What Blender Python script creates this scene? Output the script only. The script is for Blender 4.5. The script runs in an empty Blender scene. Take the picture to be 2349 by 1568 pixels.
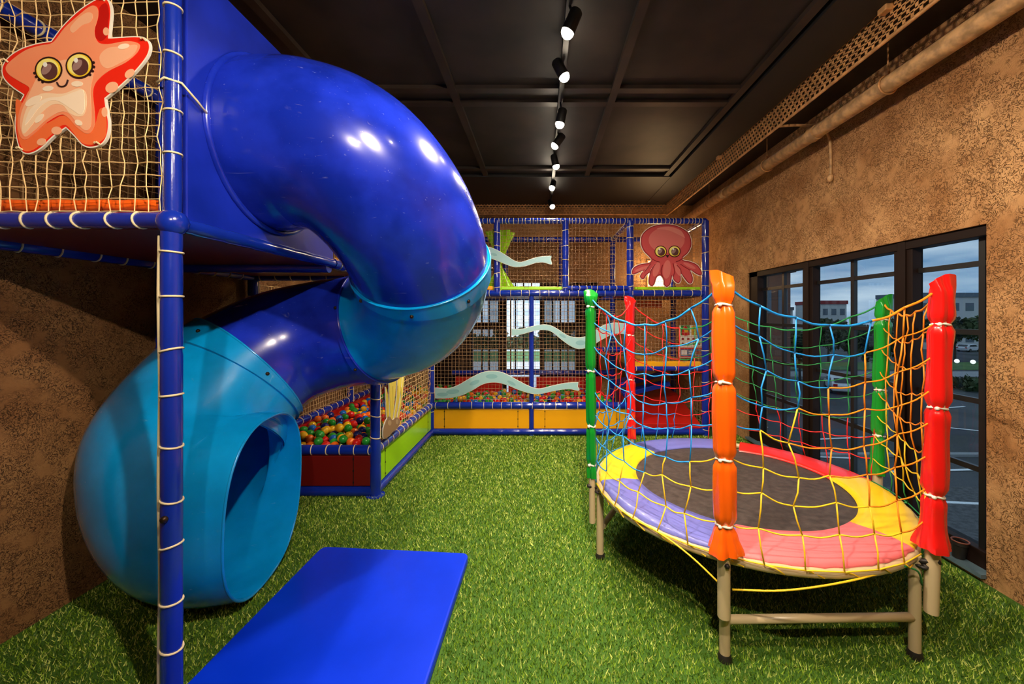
import bpy, math, random
import numpy as np
from mathutils import Vector
from mathutils.geometry import delaunay_2d_cdt
random.seed(7); rng = np.random.default_rng(7)
PI = math.pi
S = bpy.context.scene
C = S.collection

# ------------------------------------------------------------------ camera, world, exposure
F = 900.0                      # focal length in pixels of the 2349 px wide frame
cam = bpy.data.cameras.new('camera'); camo = bpy.data.objects.new('camera', cam); C.objects.link(camo)
camo.location = (0, 0, 1.5); camo.rotation_euler = (PI/2, 0, 0)
cam.sensor_width = 36; cam.lens = F/2349*36
cam.shift_x = -65.5/2349; cam.shift_y = -59/2349
cam.clip_start = .02; cam.clip_end = 600
S.camera = camo
S.view_settings.view_transform = 'Standard'; S.view_settings.look = 'None'
S.view_settings.gamma = 1; S.view_settings.use_curve_mapping = False
S.view_settings.exposure = 0.68
S.cycles.use_denoising = True
S.cycles.sample_clamp_indirect = 6
S.cycles.max_bounces = 8; S.cycles.transparent_max_bounces = 16

W = bpy.data.worlds.new('overcast_sky'); S.world = W; W.use_nodes = True
nt = W.node_tree; nt.nodes.clear()
def wn(t): return nt.nodes.new(t)
out = wn('ShaderNodeOutputWorld'); bg = wn('ShaderNodeBackground'); tc = wn('ShaderNodeTexCoord')
mp = wn('ShaderNodeMapping'); mp.inputs['Scale'].default_value = (2.2, 2.2, 14)
no = wn('ShaderNodeTexNoise'); no.inputs['Scale'].default_value = 1.6; no.inputs['Detail'].default_value = 6
cr = wn('ShaderNodeValToRGB'); e = cr.color_ramp.elements
e[0].position = .36; e[0].color = (.13, .25, .40, 1); e[1].position = .66; e[1].color = (.52, .60, .66, 1)
nt.links.new(tc.outputs['Generated'], mp.inputs[0]); nt.links.new(mp.outputs[0], no.inputs['Vector'])
nt.links.new(no.outputs['Fac'], cr.inputs[0]); nt.links.new(cr.outputs[0], bg.inputs[0]); nt.links.new(bg.outputs[0], out.inputs[0])
bg.inputs[1].default_value = 3.4

LAMP_COL = (1.0, .84, .64)
LAMP_W = 1.0
LAMPS = [  # y, height, target x, target y, watts (the track runs above x = .15)
    (-1.1, 3.02, -1.9, 1.5, 150), (-.5, 3.02, 2.4, 1.4, 110), (.35, 3.02, -.9, 2.6, 150), (1.15, 3.02, 2.3, 2.4, 130),
    (2.18, 3.10, -1.1, 2.6, 105), (2.67, 3.15, 1.6, 2.6, 75), (3.16, 3.07, -.4, 3.2, 75), (3.68, 3.12, -1.9, 3.9, 45), (4.18, 3.12, .8, 4.2, 70),
    (5.0, 3.15, -.5, 3.4, 22), (5.6, 3.08, 1.2, 3.9, 25)]
TRACK_X = .16

# ------------------------------------------------------------------ materials
def mat(name, col, rough=.5, metal=0, spec=.5, coat=0, var=0, vscale=8, bump=0, bscale=40, col2=None, kind=None, alpha=None, emis=None):
    m = bpy.data.materials.new(name); m.use_nodes = True
    t = m.node_tree; b = t.nodes['Principled BSDF']
    b.inputs['Base Color'].default_value = (*col, 1); b.inputs['Roughness'].default_value = rough
    b.inputs['Metallic'].default_value = metal; b.inputs['Specular IOR Level'].default_value = spec
    b.inputs['Coat Weight'].default_value = coat; b.inputs['Coat Roughness'].default_value = .08
    if emis: b.inputs['Emission Color'].default_value = (*emis[:3], 1); b.inputs['Emission Strength'].default_value = emis[3]
    tcn = t.nodes.new('ShaderNodeTexCoord')
    if var or col2:
        n = t.nodes.new('ShaderNodeTexNoise'); n.inputs['Scale'].default_value = vscale; n.inputs['Detail'].default_value = 4
        r = t.nodes.new('ShaderNodeValToRGB'); el = r.color_ramp.elements
        c2 = col2 or tuple(min(1, c*(1+var)+.002) for c in col); c1 = col if col2 else tuple(c*(1-var) for c in col)
        el[0].position = .38; el[0].color = (*c1, 1); el[1].position = .62; el[1].color = (*c2, 1)
        t.links.new(tcn.outputs['Object'], n.inputs['Vector']); t.links.new(n.outputs['Fac'], r.inputs[0]); t.links.new(r.outputs[0], b.inputs['Base Color'])
    if bump:
        n2 = t.nodes.new('ShaderNodeTexNoise'); n2.inputs['Scale'].default_value = bscale; n2.inputs['Detail'].default_value = 3
        bp = t.nodes.new('ShaderNodeBump'); bp.inputs['Strength'].default_value = bump; bp.inputs['Distance'].default_value = .01
        t.links.new(tcn.outputs['Object'], n2.inputs['Vector']); t.links.new(n2.outputs['Fac'], bp.inputs['Height']); t.links.new(bp.outputs[0], b.inputs['Normal'])
    return m

def stucco(name, c1, c2, groove, ws=30, fs=120):
    m = bpy.data.materials.new(name); m.use_nodes = True; t = m.node_tree; b = t.nodes['Principled BSDF']
    b.inputs['Roughness'].default_value = .8; b.inputs['Specular IOR Level'].default_value = .25
    N = t.nodes.new; L = t.links.new
    tcn = N('ShaderNodeTexCoord')
    big = N('ShaderNodeTexNoise'); big.inputs['Scale'].default_value = 2.2; big.inputs['Detail'].default_value = 7; big.inputs['Roughness'].default_value = .62
    r = N('ShaderNodeValToRGB'); r.color_ramp.elements[0].position = .36; r.color_ramp.elements[0].color = (*c1, 1); r.color_ramp.elements[1].position = .64; r.color_ramp.elements[1].color = (*c2, 1)
    w = N('ShaderNodeTexNoise'); w.inputs['Scale'].default_value = ws; w.inputs['Detail'].default_value = 1.5; w.inputs['Distortion'].default_value = 1.6
    s = N('ShaderNodeMath'); s.operation = 'SUBTRACT'; s.inputs[1].default_value = .5
    a = N('ShaderNodeMath'); a.operation = 'ABSOLUTE'
    mr = N('ShaderNodeMapRange'); mr.inputs['From Min'].default_value = .0; mr.inputs['From Max'].default_value = .045
    g = N('ShaderNodeTexNoise'); g.inputs['Scale'].default_value = 9; g.inputs['Detail'].default_value = 2
    gr = N('ShaderNodeMapRange'); gr.inputs['From Min'].default_value = .50; gr.inputs['From Max'].default_value = .66
    mx = N('ShaderNodeMath'); mx.operation = 'MAXIMUM'
    mix = N('ShaderNodeMixRGB'); mix.inputs[1].default_value = (*groove, 1)
    fine = N('ShaderNodeTexNoise'); fine.inputs['Scale'].default_value = fs; fine.inputs['Detail'].default_value = 3
    ad = N('ShaderNodeMath'); ad.operation = 'MULTIPLY_ADD'; ad.inputs[1].default_value = .35
    bp = N('ShaderNodeBump'); bp.inputs['Strength'].default_value = 1.0; bp.inputs['Distance'].default_value = .008
    for q in (big, w, g, fine): L(tcn.outputs['Object'], q.inputs['Vector'])
    L(big.outputs['Fac'], r.inputs[0]); L(w.outputs['Fac'], s.inputs[0]); L(s.outputs[0], a.inputs[0]); L(a.outputs[0], mr.inputs['Value'])
    L(g.outputs['Fac'], gr.inputs['Value']); L(mr.outputs[0], mx.inputs[0]); L(gr.outputs[0], mx.inputs[1])
    L(mx.outputs[0], mix.inputs[0]); L(r.outputs[0], mix.inputs[2]); L(mix.outputs[0], b.inputs['Base Color'])
    L(fine.outputs['Fac'], ad.inputs[0]); L(mx.outputs[0], ad.inputs[2]); L(ad.outputs[0], bp.inputs['Height']); L(bp.outputs[0], b.inputs['Normal'])
    return m

def glass(name, tint, refl=.12):
    m = bpy.data.materials.new(name); m.use_nodes = True; t = m.node_tree; t.nodes.clear()
    o = t.nodes.new('ShaderNodeOutputMaterial'); tr = t.nodes.new('ShaderNodeBsdfTransparent'); gl = t.nodes.new('ShaderNodeBsdfGlossy')
    lw = t.nodes.new('ShaderNodeLayerWeight'); pw = t.nodes.new('ShaderNodeMath'); pw.operation = 'POWER'; pw.inputs[1].default_value = 4; fr = t.nodes.new('ShaderNodeMath'); fr.operation = 'MULTIPLY_ADD'; fr.inputs[1].default_value = .5; fr.inputs[2].default_value = .015; t.links.new(lw.outputs['Facing'], pw.inputs[0]); t.links.new(pw.outputs[0], fr.inputs[0]); mx = t.nodes.new('ShaderNodeMixShader')
    tr.inputs[0].default_value = (*tint, 1); gl.inputs['Roughness'].default_value = .01; gl.inputs[0].default_value = (.8, .85, .9, 1)
    t.links.new(fr.outputs[0], mx.inputs[0]); t.links.new(tr.outputs[0], mx.inputs[1]); t.links.new(gl.outputs[0], mx.inputs[2]); t.links.new(mx.outputs[0], o.inputs[0])
    return m

M = {}
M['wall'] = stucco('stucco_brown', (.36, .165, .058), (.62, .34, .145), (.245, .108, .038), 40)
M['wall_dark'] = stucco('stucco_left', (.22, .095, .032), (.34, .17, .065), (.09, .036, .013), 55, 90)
M['ceiling'] = mat('ceiling_dark', (.015, .008, .005), .55, var=.5, vscale=3)
M['beam'] = mat('ceiling_beam', (.024, .014, .009), .45, var=.3, vscale=5)
M['black'] = mat('black', (.008, .007, .007), .5)
M['tray'] = mat('tray_metal', (.60, .30, .11), .5, .2, var=.25, vscale=14)
M['pipe'] = mat('pipe_paint', (.52, .30, .13), .5, var=.3, vscale=18, bump=.15)
M['blue'] = mat('blue_vinyl', (.008, .030, .42), .22, spec=.5, coat=.5, bump=.12, bscale=30)
M['blue_pole'] = mat('blue_padding', (.006, .026, .36), .2, coat=.6, bump=.16, bscale=26)
M['slide_blue'] = mat('slide_blue_plastic', (.006, .022, .40), .22, coat=.5, var=.22, vscale=5)
M['slide_teal'] = mat('slide_cyan_plastic', (.0, .30, .74), .22, coat=.45, var=.1, vscale=4)
def scuff(m, light, amt=.5):
    t = m.node_tree; b = t.nodes['Principled BSDF']; N = t.nodes.new; L = t.links.new
    tcn = N('ShaderNodeTexCoord'); acc = None
    for rot, sc, th in (((.3, .5, .9), (2.5, 80, 80), .745), ((1.1, .2, 2.2), (80, 5, 80), .75), ((.2, 1.2, .4), (9, 30, 14), .76)):
        mp_ = N('ShaderNodeMapping'); mp_.inputs['Rotation'].default_value = rot; mp_.inputs['Scale'].default_value = sc
        n = N('ShaderNodeTexNoise'); n.inputs['Scale'].default_value = 1; n.inputs['Detail'].default_value = 3; n.inputs['Distortion'].default_value = .6
        r = N('ShaderNodeMapRange'); r.inputs['From Min'].default_value = th-.05; r.inputs['From Max'].default_value = th+.05; r.inputs['To Max'].default_value = amt
        L(tcn.outputs['Object'], mp_.inputs[0]); L(mp_.outputs[0], n.inputs['Vector']); L(n.outputs['Fac'], r.inputs['Value'])
        if acc is None: acc = r.outputs[0]
        else:
            a = N('ShaderNodeMath'); a.operation = 'MAXIMUM'; L(acc, a.inputs[0]); L(r.outputs[0], a.inputs[1]); acc = a.outputs[0]
    mix = N('ShaderNodeMixRGB'); mix.inputs[2].default_value = (*light, 1)
    L(b.inputs['Base Color'].links[0].from_socket, mix.inputs[1]); L(acc, mix.inputs[0]); L(mix.outputs[0], b.inputs['Base Color'])
    ra = N('ShaderNodeMath'); ra.operation = 'MULTIPLY_ADD'; ra.inputs[1].default_value = .35; ra.inputs[2].default_value = .22; L(acc, ra.inputs[0]); L(ra.outputs[0], b.inputs['Roughness'])
M['panel_blue'] = mat('panel_blue_plastic', (.005, .020, .38), .3, coat=.3, var=.2, vscale=4)
scuff(M['slide_blue'], (.20, .22, .50), .38); scuff(M['slide_teal'], (.25, .55, .75), .22)
M['seam'] = mat('seam_line', (.30, .36, .42), .4)
M['bolt'] = mat('bolt_metal', (.06, .035, .02), .35, .8)
M['mat_blue'] = mat('mat_blue_vinyl', (.0, .034, .78), .38, spec=.3, coat=.1, var=.06, vscale=3, bump=.04, bscale=9)
M['tie'] = mat('cream_cord', (.82, .68, .42), .6)
M['net'] = mat('cream_net', (.82, .56, .26), .7)
M['net_b'] = mat('brown_net', (.42, .25, .13), .8)
M['red'] = mat('red_vinyl', (.55, .012, .008), .3, coat=.2, bump=.05, bscale=8)
M['red_dark'] = mat('deck_red', (.17, .004, .003), .45)
M['orange'] = mat('orange_vinyl', (.95, .13, .01), .3, coat=.3, bump=.1, bscale=14)
M['orange_sleeve'] = mat('orange_sleeve', (.98, .125, .004), .26, coat=.3, bump=.1, bscale=16)
M['yellow'] = mat('yellow_vinyl', (.93, .42, .008), .3, coat=.2, bump=.08, bscale=6)
M['yellow_pad'] = mat('yellow_pad', (.95, .62, .01), .35, coat=.15, bump=.15, bscale=20)
M['lime'] = mat('lime_vinyl', (.38, .80, .008), .3, coat=.2, bump=.04, bscale=8)
M['green_sleeve'] = mat('green_sleeve', (.006, .27, .022), .24, coat=.35, bump=.12, bscale=16)
M['red_sleeve'] = mat('red_sleeve', (.80, .010, .008), .22, coat=.4, bump=.1, bscale=16)
M['lav'] = mat('lavender_pad', (.16, .17, .56), .35, coat=.2, bump=.25, bscale=26)
M['pink'] = mat('pink_pad', (.82, .17, .19), .45, bump=.25, bscale=26)
M['red_pad'] = mat('red_pad', (.85, .02, .015), .35, coat=.15, bump=.15, bscale=20)
M['bounce'] = mat('bounce_mesh', (.055, .040, .036), .55, var=.2, vscale=30, bump=.2, bscale=150)
M['beige'] = mat('beige_steel', (.60, .46, .27), .35, bump=.02)
M['rubber'] = mat('rubber', (.02, .016, .014), .5)
M['r_blue'] = mat('rope_blue', (.01, .28, .80), .5)
M['r_yellow'] = mat('rope_yellow', (.95, .62, .02), .5)
M['r_orange'] = mat('rope_orange', (.95, .28, .01), .5)
M['r_green'] = mat('rope_green', (.01, .24, .06), .5)
M['r_red'] = mat('rope_red', (.85, .02, .02), .5)
M['white'] = mat('white', (.85, .85, .82), .4)
M['cream'] = mat('cream_edge', (.88, .84, .74), .4)
M['wave'] = mat('wave_pale_blue', (.36, .60, .64), .45)
M['wave_spot'] = mat('wave_spot', (.24, .48, .53), .45)
M['kelp'] = mat('kelp_yellow', (.88, .70, .08), .4)
M['kelp_d'] = mat('kelp_shade', (.62, .48, .04), .4)
M['rock'] = mat('rock_print', (.34, .20, .11), .5)
M['rock_l'] = mat('rock_print_light', (.50, .34, .21), .5)
M['brown_frame'] = mat('window_frame_brown', (.012, .005, .003), .6, spec=.2)
M['bar'] = mat('window_bar_dark', (.010, .009, .009), .4)
M['glass'] = glass('tinted_glass', (.42, .45, .47))
M['glass_clear'] = glass('smoked_glass', (.45, .45, .45))
M['sill'] = mat('sill_grey', (.10, .16, .20), .35)
M['terracotta'] = mat('terracotta', (.22, .06, .03), .6)
M['sp_red'] = mat('star_red', (.85, .022, .008), .35)
M['sp_deep'] = mat('star_deep_red', (.55, .008, .006), .35)
M['sp_orange'] = mat('star_orange', (.92, .17, .05), .35)
M['sp_salmon'] = mat('star_salmon', (.95, .34, .18), .35, col2=(.95, .27, .13), vscale=1.4)
M['sp_light'] = mat('star_light', (.96, .48, .29), .35)
M['sp_peach'] = mat('star_peach', (.98, .70, .48), .35)
M['sp_peach2'] = mat('star_peach_light', (1.0, .80, .62), .35)
M['eye_y'] = mat('eye_yellow', (.90, .62, .03), .3)
M['eye_yl'] = mat('eye_yellow_light', (.95, .85, .25), .3)
M['eye_b'] = mat('eye_black', (.03, .008, .01), .3)
M['eye_p'] = mat('eye_pupil', (.10, .035, .035), .3)
M['eye_h'] = mat('eye_gloss', (.34, .20, .19), .3)
M['oc_red'] = mat('octopus_red', (.62, .080, .085), .35)
M['oc_line'] = mat('octopus_line', (.33, .018, .025), .35)
M['oc_light'] = mat('octopus_light', (.74, .18, .16), .35)
M['oc_lt2'] = mat('octopus_pale', (.82, .27, .22), .35)

# ------------------------------------------------------------------ mesh builder
def frame(d):
    d = np.asarray(d, float); d = d/np.linalg.norm(d)
    up = np.array([0, 0, 1.]) if abs(d[2]) < .9 else np.array([0, 1., 0])
    s = np.cross(up, d); s /= np.linalg.norm(s); return s, np.cross(d, s)
class MB:
    def __init__(s): s.v = []; s.f = []; s.m = []; s.n = 0; s.mi = 0
    def add(s, v, f, mi=None):
        v = np.asarray(v, float).reshape(-1, 3); s.v.append(v)
        mi = s.mi if mi is None else mi
        for q in f: s.f.append([int(i)+s.n for i in q]); s.m.append(mi)
        s.n += len(v); return s
    def box(s, a, b, mi=None):
        (x0, y0, z0), (x1, y1, z1) = a, b
        v = [(x, y, z) for z in (z0, z1) for y in (y0, y1) for x in (x0, x1)]
        return s.add(v, [(0, 2, 3, 1), (4, 5, 7, 6), (0, 1, 5, 4), (2, 6, 7, 3), (0, 4, 6, 2), (1, 3, 7, 5)], mi)
    def obox(s, c, u, v, w, mi=None):
        c, u, v, w = [np.asarray(q, float) for q in (c, u, v, w)]
        P = [c+i*u+j*v+k*w for k in (-1, 1) for j in (-1, 1) for i in (-1, 1)]
        return s.add(P, [(0, 2, 3, 1), (4, 5, 7, 6), (0, 1, 5, 4), (2, 6, 7, 3), (0, 4, 6, 2), (1, 3, 7, 5)], mi)
    def tube(s, P, r, n=8, closed=False, mi=None, cap=True):
        P = np.asarray(P, float); k = len(P); r = np.broadcast_to(np.asarray(r, float), (k,))
        if closed: T = np.roll(P, -1, 0)-np.roll(P, 1, 0)
        else: T = np.gradient(P, axis=0)
        T /= np.maximum(np.linalg.norm(T, axis=1), 1e-9)[:, None]
        u0 = frame(T[0])[0]; a = np.linspace(0, 2*PI, n, endpoint=False); V = []
        for i in range(k):
            u0 = u0-T[i]*np.dot(u0, T[i]); u0 /= max(np.linalg.norm(u0), 1e-9); w = np.cross(T[i], u0)
            V.append(P[i]+r[i]*(np.cos(a)[:, None]*u0+np.sin(a)[:, None]*w))
        V = np.concatenate(V); Fc = []
        for i in range(k if closed else k-1):
            j = (i+1) % k
            for q in range(n): Fc.append((i*n+q, i*n+(q+1) % n, j*n+(q+1) % n, j*n+q))
        if cap and not closed: Fc.append(tuple(range(n-1, -1, -1))); Fc.append(tuple(range((k-1)*n, k*n)))
        return s.add(V, Fc, mi)
    def bar(s, a, b, r, n=12, mi=None): return s.tube([a, b], r, n, mi=mi)
    def prism(s, pts, mp, t0, t1, mi=None):     # 2D outline -> solid between offsets t0, t1 along the plane normal
        n = len(pts)
        if n > 24:
            vv, _, ff, *_r = delaunay_2d_cdt([Vector((float(p[0]), float(p[1]))) for p in pts], [], [list(range(n))], 1, 1e-6)
            k = len(vv); Vc = [mp(p, t0) for p in vv]+[mp(p, t1) for p in vv]
            s.add(Vc, [tuple(f) for f in ff]+[tuple(k+i for i in reversed(f)) for f in ff], mi)
            V = [mp(p, t0) for p in pts]+[mp(p, t1) for p in pts]
            return s.add(V, [(i, n+i, n+(i+1) % n, (i+1) % n) for i in range(n)], mi)
        V = [mp(p, t0) for p in pts]+[mp(p, t1) for p in pts]
        Fc = [tuple(range(n)), tuple(range(2*n-1, n-1, -1))]+[(i, n+i, n+(i+1) % n, (i+1) % n) for i in range(n)]
        return s.add(V, Fc, mi)
    def ball(s, c, r, nu=10, nv=6, mi=None, sc=(1, 1, 1)):
        V = [(0, 0, 1)]+[(math.sin(PI*i/nv)*math.cos(2*PI*j/nu), math.sin(PI*i/nv)*math.sin(2*PI*j/nu), math.cos(PI*i/nv)) for i in range(1, nv) for j in range(nu)]+[(0, 0, -1)]
        V = np.array(V)*r*np.array(sc)+np.asarray(c); Fc = [(0, 1+j, 1+(j+1) % nu) for j in range(nu)]
        for i in range(nv-2):
            for j in range(nu): Fc.append((1+i*nu+j, 1+(i+1)*nu+j, 1+(i+1)*nu+(j+1) % nu, 1+i*nu+(j+1) % nu))
        b = 1+(nv-2)*nu; Fc += [(b+j, len(V)-1, b+(j+1) % nu) for j in range(nu)]
        return s.add(V, Fc, mi)
    def build(s, name, mats, parent=None, loc=None, smooth=False, bevel=0, kind=None, auto=None):
        me = bpy.data.meshes.new(name)
        if loc is None: loc = tuple(root_loc(parent)) if parent is not None else (0, 0, 0)
        V = (np.concatenate(s.v) if s.v else np.zeros((0, 3)))-np.asarray(loc)
        me.from_pydata(V.tolist(), [], s.f)
        if not isinstance(mats, (list, tuple)): mats = [mats]
        for m in mats: me.materials.append(M[m] if isinstance(m, str) else m)
        me.polygons.foreach_set('material_index', s.m)
        if smooth: me.polygons.foreach_set('use_smooth', [True]*len(s.f))
        me.update()
        o = bpy.data.objects.new(name, me); C.objects.link(o)
        if parent is not None: o.parent = parent
        else: o.location = loc
        if bevel:
            b = o.modifiers.new('bevel', 'BEVEL'); b.width = bevel; b.segments = 2; b.limit_method = 'ANGLE'; b.angle_limit = math.radians(40)
        if auto:
            es = o.modifiers.new('edges', 'EDGE_SPLIT'); es.split_angle = math.radians(auto)
        if kind: o['kind'] = kind
        return o
def root_loc(o):
    while o.parent: o = o.parent
    return o.location
def thing(name, label, cat, loc=(0, 0, 0), group=None):
    o = bpy.data.objects.new(name, None); C.objects.link(o); o.location = loc; o.empty_display_size = .1
    o['label'] = label; o['category'] = cat
    if group: o['group'] = group
    return o
def tag(o, label, cat, group=None, kind=None):
    o['label'] = label; o['category'] = cat
    if group: o['group'] = group
    if kind: o['kind'] = kind
    return o
def cat_rom(P, n=6, closed=True):
    P = np.asarray(P, float); k = len(P); o = []
    Q = P if closed else np.vstack([2*P[0]-P[1], P, 2*P[-1]-P[-2]])
    rg = range(k) if closed else range(1, k)
    for i in rg:
        p0, p1, p2, p3 = (Q[(i-1) % k], Q[i], Q[(i+1) % k], Q[(i+2) % k]) if closed else Q[i-1:i+3]
        for t in np.linspace(0, 1, n, endpoint=False):
            o.append(.5*((2*p1)+(-p0+p2)*t+(2*p0-5*p1+4*p2-p3)*t*t+(-p0+3*p1-3*p2+p3)*t**3))
    if not closed: o.append(P[-1])
    return np.array(o)

# ------------------------------------------------------------------ the room
XL, XR, YB, YF, ZC = -2.47, 2.50, 6.45, -1.9, 3.32
b = MB(); b.box((XL-.2, YF-.2, -.1), (XR+.35, YB+.2, 0)); b.build('floor', mat('turf_backing', (.03, .085, .004), .9, col2=(.06, .16, .008), vscale=160), kind='structure')
b = MB(); b.box((XL-.2, YF-.2, ZC), (XR+.3, YB+.3, ZC+.1)); b.build('ceiling', 'ceiling', kind='structure')
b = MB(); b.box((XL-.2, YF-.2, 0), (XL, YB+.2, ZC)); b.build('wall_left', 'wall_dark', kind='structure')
b = MB(); b.box((XL, YF-.2, 0), (XR+.3, YF, ZC)); b.build('wall_front', 'wall', kind='structure')
WY0, WY1, WZ0, WZ1 = 2.20, 4.74, .05, 2.02
b = MB()
b.box((XR, YF, 0), (XR+.24, WY0, ZC)); b.box((XR, WY1, 0), (XR+.24, YB, ZC)); b.box((XR, WY0, WZ1), (XR+.24, WY1, ZC)); b.box((XR, WY0, 0), (XR+.24, WY1, .03))
b.build('wall_right', 'wall', kind='structure')
DX0, DX1, DZ = -1.75, .95, 2.06
b = MB()
b.box((XL-.1, YB, 0), (DX0, YB+.2, ZC)); b.box((DX1, YB, 0), (XR+.3, YB+.2, ZC)); b.box((DX0, YB, DZ), (DX1, YB+.2, ZC))
b.build('wall_back', 'wall', kind='structure')
# ceiling beams
def trim(a, bb, m='beam', name='trim_1'):
    q = MB(); q.box(a, bb); return q.build(name, m, kind='structure')
k = 1
for x in (-1.65, -.70, .59, 1.60):
    trim((x-.03, YF, ZC-.035), (x+.03, YB, ZC), name='trim_%d' % k); k += 1
for y in (-.05, 1.55, 3.12, 3.32, 4.80):
    trim((XL, y-.035, ZC-.03), (1.62, y+.035, ZC), name='trim_%d' % k); k += 1
trim((1.66, YF, ZC-.05), (1.98, YB, ZC), 'black', 'trim_%d' % k); k += 1
trim((XL, 5.0, ZC-.045), (1.66, YB, ZC-.0), 'black', 'trim_%d' % k); k += 1

# window in the right wall
wf = MB()
wx0, wx1 = XR+.06, XR+.13
wf.box((wx0-.04, WY0, WZ1-.06), (wx1, WY1, WZ1), 0); wf.box((wx0-.02, WY0, WZ0), (wx1, WY1, WZ0+.10), 0)
wf.box((wx0-.04, WY0, WZ0), (wx1, WY0+.015, WZ1), 0); wf.box((wx0-.04, WY1-.18, WZ0), (wx1, WY1, WZ1), 0)
for y in (2.74, 3.72): wf.box((wx0-.03, y-.07, WZ0), (wx1-.025, y+.07, WZ1), 0); wf.box((wx0-.045, y-.03, WZ0), (wx0-.02, y+.03, WZ1), 0)
win = wf.build('window_1', ['brown_frame', 'bar'], kind='structure', bevel=.004)
q = MB()
for y in (2.285, 3.235, 4.16): q.box((wx0+.01, y-.017, WZ0), (wx1-.03, y+.017, WZ1))
for z in (.60, 1.0, 1.405, 1.81): q.box((wx0+.012, WY0, z-.016), (wx1-.032, WY1, z+.016))
q.build('window_bars', 'bar', win)
q = MB(); q.box((wx0+.03, WY0, WZ0), (wx0+.035, WY1, WZ1)); q.build('pane', 'glass', win)
q = MB(); q.box((XR-.03, WY0, .028), (XR+.20, WY1, .05)); q.build('trim_%d' % k, 'sill', kind='structure'); k += 1

# back opening: open door in the middle, smoked panes each side
wb = MB()
for x0, x1 in ((DX0, -1.13), (-.70, -.565), (-.012, .065), (.57, DX1)): wb.box((x0, YB+.02, 0), (x1, YB+.12, DZ))
wb.box((DX0, YB+.02, DZ-.06), (-.6, YB+.12, DZ)); wb.box((.03, YB+.02, DZ-.06), (DX1, YB+.12, DZ))
for x0, x1 in ((DX0, -.6), (.03, DX1)):
    wb.box((x0, YB+.03, 0), (x1, YB+.1, .60)); wb.box((x0, YB+.04, 1.28), (x1, YB+.1, 1.40)); wb.box((x0, YB+.03, 1.76), (x1, YB+.11, DZ))
dr = wb.build('window_2', 'brown_frame', kind='structure')
q = MB(); q.box((DX0, YB+.06, .55), (-.6, YB+.065, 1.8)); q.box((.03, YB+.06, .55), (DX1, YB+.065, 1.8)); q.build('pane', 'glass_clear', dr)
q = MB()
for x in (-.50, -.42, -.285, -.15): q.box((x-.012, YB+.10, .52), (x+.012, YB+.125, 2.06))
q.box((-.57, YB+.09, .55), (-.01, YB+.135, .62))
for x in (-.98, -.86, .20, .33, .46): q.box((x-.012, YB+.10, .6), (x+.012, YB+.125, 1.8))
q.build('grille', 'bar', dr)

# ------------------------------------------------------------------ turf
def turf():
    n = 330000
    # nearer ground gets more blades
    y = .5+(4.9-.5)*rng.random(n)**1.35; x = rng.uniform(-2.45, 2.46, n)
    keep = (np.abs(x) < 1.42*y+1.0) & ~((x > -1.41) & (x < -.44) & (y < 2.46)) & ~((x < -1.36) & (y > 3.26))
    x, y = x[keep], y[keep]; n = len(x)
    h = rng.uniform(.010, .024, n); w = rng.uniform(.0016, .0030, n)*(.6+.28*y); a = rng.uniform(0, 2*PI, n)
    la = rng.uniform(0, 2*PI, n); le = rng.uniform(.1, .95, n)*h
    V = np.zeros((n, 3, 3)); V[:, 0] = np.stack([x-w*np.cos(a), y-w*np.sin(a), np.zeros(n)], 1); V[:, 1] = np.stack([x+w*np.cos(a), y+w*np.sin(a), np.zeros(n)], 1)
    V[:, 2] = np.stack([x+le*np.cos(la), y+le*np.sin(la), h], 1)
    me = bpy.data.meshes.new('turf_blades'); me.vertices.add(3*n); me.vertices.foreach_set('co', V.ravel())
    me.loops.add(3*n); me.loops.foreach_set('vertex_index', np.arange(3*n, dtype=np.int32))
    me.polygons.add(n); me.polygons.foreach_set('loop_start', np.arange(0, 3*n, 3, dtype=np.int32)); me.polygons.foreach_set('loop_total', np.full(n, 3, np.int32))
    names = [((.06, .15, .005), 0), ((.25, .41, .022), 0), ((.66, .74, .18), 0)]
    for i, (c, _) in enumerate(names): me.materials.append(mat('turf_green_%d' % i, c, .55))
    me.polygons.foreach_set('material_index', rng.choice(3, n, p=[.36, .42, .22]).astype(np.int32)); me.update(calc_edges=True)
    o = bpy.data.objects.new('artificial_grass', me); C.objects.link(o)
    tag(o, 'bright green artificial grass blades covering the playroom floor', 'grass', kind='stuff')
turf()

# ------------------------------------------------------------------ nets, padded bars, ties
def net(mb, o, u, v, nu, nv, r=.003, jit=.08, mi=None, amp=.0, sub=1):
    """square net: o origin, u / v vectors of ONE cell"""
    o, u, v = [np.asarray(q, float) for q in (o, u, v)]; nrm = np.cross(u, v); nrm /= np.linalg.norm(nrm); c = np.linalg.norm(u)
    J = rng.normal(0, jit, (nu+1, nv+1, 2)); Z = rng.normal(0, .1*c, (nu+1, nv+1))
    ii, jj = np.meshgrid(np.arange(nu+1), np.arange(nv+1), indexing='ij')
    bul = amp*np.sin(PI*ii/nu)*np.sin(PI*jj/nv)
    P = o+(ii+J[..., 0])[..., None]*u+(jj+J[..., 1])[..., None]*v+(Z+bul)[..., None]*nrm
    for i in range(nu+1): mb.tube(P[i], r, 4, mi=mi)
    for j in range(nv+1): mb.tube(P[:, j], r, 4, mi=mi)
    return P
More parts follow.
